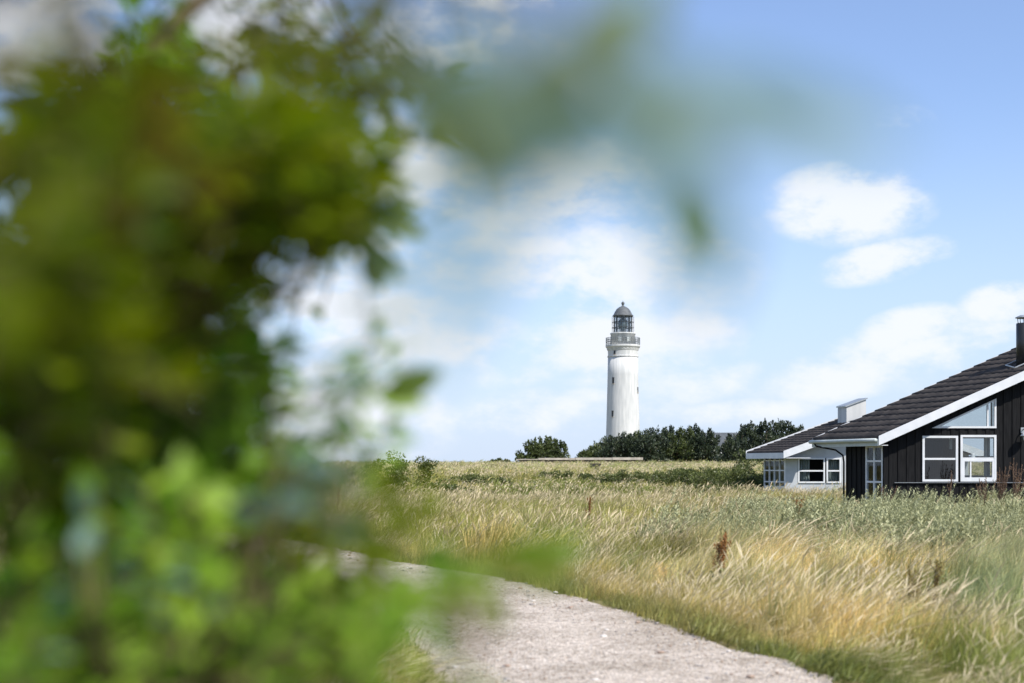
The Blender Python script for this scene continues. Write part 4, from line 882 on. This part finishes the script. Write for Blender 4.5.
# ---------------------------------------------------------------- foreground shrubs, very close to the camera
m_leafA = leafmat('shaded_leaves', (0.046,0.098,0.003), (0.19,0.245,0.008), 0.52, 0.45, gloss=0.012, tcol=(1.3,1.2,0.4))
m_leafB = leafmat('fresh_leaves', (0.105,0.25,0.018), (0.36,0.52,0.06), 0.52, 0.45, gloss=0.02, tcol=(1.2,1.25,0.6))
m_leafC = leafmat('grey_green_leaves', (0.12,0.23,0.185), (0.22,0.35,0.30), 0.45, 0.45, gloss=0.03)
m_brown = leafmat('browning_leaves', (0.15,0.11,0.012), (0.22,0.16,0.02), 0.4, 0.5, gloss=0.03)
def leaf(b, g, p, d, up, ln, wd):
    """one pointed oval leaf, folded a little along the midrib"""
    d = d/np.linalg.norm(d); s = np.cross(d, up); s /= (np.linalg.norm(s)+1e-9); n = np.cross(s, d)
    vs = []; prof = ((0.0,0.06),(0.2,0.72),(0.45,1.0),(0.72,0.72),(1.0,0.02))
    for t, w in prof:
        c = p+d*ln*t-n*ln*0.18*t*t
        vs += [c-s*wd*w*0.5+n*wd*0.12*w, c, c+s*wd*w*0.5+n*wd*0.12*w]
    b.add(vs, [(3*i+j, 3*i+j+1, 3*i+j+4, 3*i+j+3) for i in range(4) for j in (0,1)], g.uniform(0,1))
def sprig(lb, tb, g, tip, dirn, ln=0.16, n=7, leafl=0.042, leafw=0.021):
    """a twig ending at tip, with paired leaves"""
    dirn = dirn/np.linalg.norm(dirn); base = tip-dirn*ln; pts = []
    sag = np.array((0,0,-0.12*ln))
    for k in range(5):
        t = k/4; pts.append(base+dirn*ln*t+sag*(t-0.5)**2*-1)
    tb.tube([tuple(p) for p in pts], [0.0016,0.0014,0.0012,0.001,0.0007], 5)
    up0 = np.array((g.normal(0,0.3), g.normal(0,0.3), 1.0))
    sd = np.cross(dirn, up0); sd /= np.linalg.norm(sd)
    for k in range(n):
        t = 0.15+0.85*k/max(1,n-1); p = base+dirn*ln*t; sgn = 1 if k%2 else -1
        if k == n-1: dd = dirn+g.normal(0,0.15,3)
        else: dd = dirn*0.45+sd*sgn*0.9+g.normal(0,0.22,3)
        leaf(lb, g, p, dd, up0+g.normal(0,0.35,3), leafl*g.uniform(0.7,1.15), leafw*g.uniform(0.8,1.15))
    return base
def bush(name, label, root, limbs, clusters, mats, seed, singles=(), thick=0.016):
    """limbs: polylines of 3-D points; clusters: (px, py, spread px x, spread px y, near, far, count, leaf length, material index)"""
    g = np.random.default_rng(seed); t = thing(name, label, 'shrub', root)
    tb = MB(); lbs = [MB() for _ in mats]; nodes = []
    for lm in limbs:
        pts = [np.array(p, float) for p in lm]; fine = []
        for a, c in zip(pts[:-1], pts[1:]):
            for k in range(6): fine.append(a+(c-a)*k/6)
        fine.append(pts[-1]); m = len(fine)
        for _ in range(3):
            fine[1:-1] = [(fine[i-1]+fine[i]*2+fine[i+1])/4 for i in range(1, m-1)]
        tb.tube([tuple(p) for p in fine], [thick*(1-i/m)**0.8+0.1*thick+0.0006 for i in range(m)], 7); nodes += fine
    nodes = np.array(nodes)
    for (px, py, sx, sy, d0, d1, cnt, ll, mi) in clusters:
        for k in range(cnt):
            d = g.uniform(d0, d1); qx = px+sx*g.uniform(-1,1)*g.uniform(0.3,1)**0.5; qy = py+sy*g.uniform(-1,1)*g.uniform(0.3,1)**0.5
            tip = np.array(P(qx, qy, d)); nn = nodes[np.argmin(np.linalg.norm(nodes-tip, axis=1))]
            dv = tip-nn; l = np.linalg.norm(dv); dv = dv/(l+1e-9)+g.normal(0,0.45,3)+np.array((0.15,0,0.15))
            sl = min(0.14, 3.4*ll)
            base = sprig(lbs[mi], tb, g, tip, dv, sl, int(g.integers(5,8)), ll, ll*0.52)
            nn = nodes[np.argmin(np.linalg.norm(nodes-base, axis=1))]; midp = (nn+base)/2+g.normal(0,0.012,3); 
            tb.tube([tuple(nn), tuple(midp), tuple(base)], [0.0024,0.002,0.0016], 5)
    for (px, py, d, ln, wd, ang, mi) in singles:     # one leaf on its own stalk
        dv = np.array((math.cos(R(ang)), g.normal(0,0.1), math.sin(R(ang)))); c = np.array(P(px, py, d)); p = c-dv*ln/2
        leaf(lbs[mi], g, p, dv, np.array((0.1,-1.0,0.25)), ln, wd)
        nn = nodes[np.argmin(np.linalg.norm(nodes-p, axis=1))]; tb.tube([tuple(nn), tuple((nn+p)/2+np.array((0,0,0.004))), tuple(p)], [0.0013,0.001,0.0007], 5)
    tb.build('stem', m_twig, t, True)
    for lbm, m in zip(lbs, mats):
        if lbm.n: lbm.build('foliage', m, t)
    return t
FG = __import__('json')
# nearest bush: a bough that reaches across the upper left, very near
bush('leafy_bush', 'very close blurred bush whose dark bough reaches over the upper left of the view', (-0.75,0.55,0),
  [[(-0.75,0.55,0),(-0.66,0.6,0.9),(-0.5,0.62,1.5),(-0.22,0.58,1.80),(-0.03,0.48,1.87)],
   [(-0.66,0.6,0.9),(-0.6,0.85,1.4),(-0.42,0.95,1.62),(-0.29,0.9,1.72)],
   [(-0.66,0.6,0.9),(-0.5,0.75,1.35),(-0.36,0.85,1.62),(-0.25,0.85,1.70)]],
  [(110,170,90,80,0.7,1.0,16,0.046,0), (150,150,50,50,0.6,0.75,4,0.040,2), (70,300,70,60,0.7,1.0,7,0.046,0),
   (440,120,50,45,0.6,0.8,4,0.038,0), (40,240,40,50,0.55,0.7,2,0.040,0), (110,110,60,40,0.55,0.7,2,0.04,0)],
  [m_leafA, m_leafB, m_brown], 51, [(545,98,0.52,0.04,0.026,65,0),(530,120,0.5,0.036,0.022,30,0),(575,70,0.5,0.04,0.022,50,0),(600,40,0.47,0.04,0.022,55,0),(490,95,0.6,0.045,0.022,-10,0),(470,112,0.55,0.04,0.022,20,0),(432,92,0.6,0.042,0.02,-15,0),(508,128,0.52,0.036,0.02,15,0),(455,150,0.6,0.038,0.02,-35,0),(548,102,0.44,0.036,0.022,60,0),(540,108,0.48,0.03,0.022,75,0),(556,92,0.5,0.034,0.018,50,0),(588,52,0.42,0.040,0.017,48,0),(500,160,0.5,0.03,0.016,-30,0),(635,5,0.42,0.04,0.015,60,0)], thick=0.008)
# the large bush behind it that makes up most of the crown
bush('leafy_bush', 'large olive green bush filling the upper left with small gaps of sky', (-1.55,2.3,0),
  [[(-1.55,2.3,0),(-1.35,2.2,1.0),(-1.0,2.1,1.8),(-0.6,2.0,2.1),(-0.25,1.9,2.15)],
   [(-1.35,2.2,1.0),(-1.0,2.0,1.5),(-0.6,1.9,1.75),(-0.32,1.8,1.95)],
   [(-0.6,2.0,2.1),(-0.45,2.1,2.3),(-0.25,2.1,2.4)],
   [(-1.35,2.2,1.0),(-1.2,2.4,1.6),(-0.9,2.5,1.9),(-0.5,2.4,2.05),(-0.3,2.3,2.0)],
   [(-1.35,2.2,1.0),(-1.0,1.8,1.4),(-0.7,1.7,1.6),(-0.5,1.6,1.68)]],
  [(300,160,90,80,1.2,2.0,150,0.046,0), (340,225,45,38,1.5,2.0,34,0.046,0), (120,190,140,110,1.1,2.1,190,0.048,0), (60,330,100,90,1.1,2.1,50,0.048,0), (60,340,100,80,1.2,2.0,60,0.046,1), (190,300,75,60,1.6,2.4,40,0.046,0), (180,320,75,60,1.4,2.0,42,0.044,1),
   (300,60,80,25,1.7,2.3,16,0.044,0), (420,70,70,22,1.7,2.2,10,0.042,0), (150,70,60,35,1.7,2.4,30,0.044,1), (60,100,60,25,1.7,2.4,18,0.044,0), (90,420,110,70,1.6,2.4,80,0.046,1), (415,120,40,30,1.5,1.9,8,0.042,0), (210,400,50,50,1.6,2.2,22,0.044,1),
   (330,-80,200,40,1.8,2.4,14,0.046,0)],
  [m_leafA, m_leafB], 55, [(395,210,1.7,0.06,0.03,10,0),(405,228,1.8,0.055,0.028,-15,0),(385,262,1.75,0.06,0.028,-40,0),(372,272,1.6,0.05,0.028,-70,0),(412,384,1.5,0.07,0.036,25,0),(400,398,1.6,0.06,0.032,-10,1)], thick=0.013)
# lower bush with fresh leaves
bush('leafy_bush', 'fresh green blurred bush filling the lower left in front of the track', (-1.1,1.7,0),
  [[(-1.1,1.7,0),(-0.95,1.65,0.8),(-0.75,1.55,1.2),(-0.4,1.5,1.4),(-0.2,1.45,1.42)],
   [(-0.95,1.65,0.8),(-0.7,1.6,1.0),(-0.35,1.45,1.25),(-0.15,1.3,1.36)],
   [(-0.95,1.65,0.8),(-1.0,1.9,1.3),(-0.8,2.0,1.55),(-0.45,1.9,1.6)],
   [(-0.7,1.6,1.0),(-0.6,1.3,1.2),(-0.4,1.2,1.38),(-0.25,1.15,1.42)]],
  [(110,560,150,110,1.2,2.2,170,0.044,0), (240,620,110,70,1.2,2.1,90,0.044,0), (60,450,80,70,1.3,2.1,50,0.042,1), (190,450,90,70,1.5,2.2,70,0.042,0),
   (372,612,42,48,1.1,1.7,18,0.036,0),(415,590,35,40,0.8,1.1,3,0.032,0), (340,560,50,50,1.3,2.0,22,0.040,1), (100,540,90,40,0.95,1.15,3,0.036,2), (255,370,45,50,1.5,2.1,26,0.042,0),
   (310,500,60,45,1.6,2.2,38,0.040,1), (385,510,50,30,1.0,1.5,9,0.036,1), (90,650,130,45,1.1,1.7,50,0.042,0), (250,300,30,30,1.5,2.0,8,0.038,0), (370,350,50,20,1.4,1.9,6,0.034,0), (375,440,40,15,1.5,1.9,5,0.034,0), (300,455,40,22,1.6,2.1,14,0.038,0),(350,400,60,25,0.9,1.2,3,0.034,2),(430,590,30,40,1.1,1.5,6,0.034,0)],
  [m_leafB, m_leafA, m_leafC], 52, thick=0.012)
# twigs nearly touching the lens
bush('leafy_bush', 'grey green twig hanging nearest of all across the top centre', (-0.55,0.3,0),
  [[(-0.55,0.3,0),(-0.5,0.34,0.9),(-0.35,0.36,1.55),(-0.12,0.36,1.74),(-0.0,0.33,1.71),(0.03,0.34,1.69),(0.045,0.35,1.675)]],
  [], [m_leafA, m_leafC], 53, [(655,80,0.36,0.050,0.018,-35,1),(735,108,0.35,0.052,0.018,-12,1),(830,122,0.35,0.044,0.017,-10,1),(785,104,0.38,0.046,0.017,-14,1),(685,190,0.35,0.040,0.019,-62,1),(702,240,0.34,0.036,0.018,-78,1),(696,226,0.42,0.028,0.017,-75,0),(695,226,0.6,0.042,0.03,-72,0),(702,236,0.62,0.038,0.026,-60,0),(690,215,0.58,0.036,0.024,-85,0),(546,104,0.56,0.05,0.034,60,0),(538,116,0.6,0.05,0.03,20,0),(556,82,0.58,0.045,0.028,70,0),(612,28,0.55,0.045,0.024,50,0),(588,56,0.56,0.045,0.024,45,0),(650,105,0.5,0.034,0.016,-20,1),(640,140,0.3,0.03,0.014,220,1),(560,150,0.33,0.040,0.018,200,1),(480,230,0.28,0.034,0.014,250,1),(440,290,0.26,0.03,0.012,240,1),(480,60,0.28,0.034,0.014,160,1)], thick=0.0018)
bush('leafy_bush', 'single blurred leafy shoot crossing in front of the track edge', (-0.2,0.75,0),
  [[(-0.2,0.75,0),(-0.14,0.76,0.7),(-0.07,0.75,1.3),(-0.02,0.74,1.50)]],
  [], [m_leafB, m_leafA], 54, [(548,562,0.80,0.046,0.024,5,1),(540,570,0.9,0.042,0.026,-15,1),(505,560,0.82,0.036,0.02,12,1),(525,550,0.95,0.036,0.02,30,0),(470,590,0.95,0.036,0.02,-20,1),(455,615,1.0,0.034,0.018,-60,1),(445,560,0.9,0.03,0.016,160,0),(560,548,1.0,0.036,0.02,15,0),(485,600,1.0,0.034,0.018,-45,0),(465,575,0.9,0.038,0.02,170,0),(500,615,1.1,0.03,0.016,-70,1),(440,640,1.1,0.034,0.018,-80,0),(425,600,1.0,0.036,0.02,200,0)], thick=0.004)
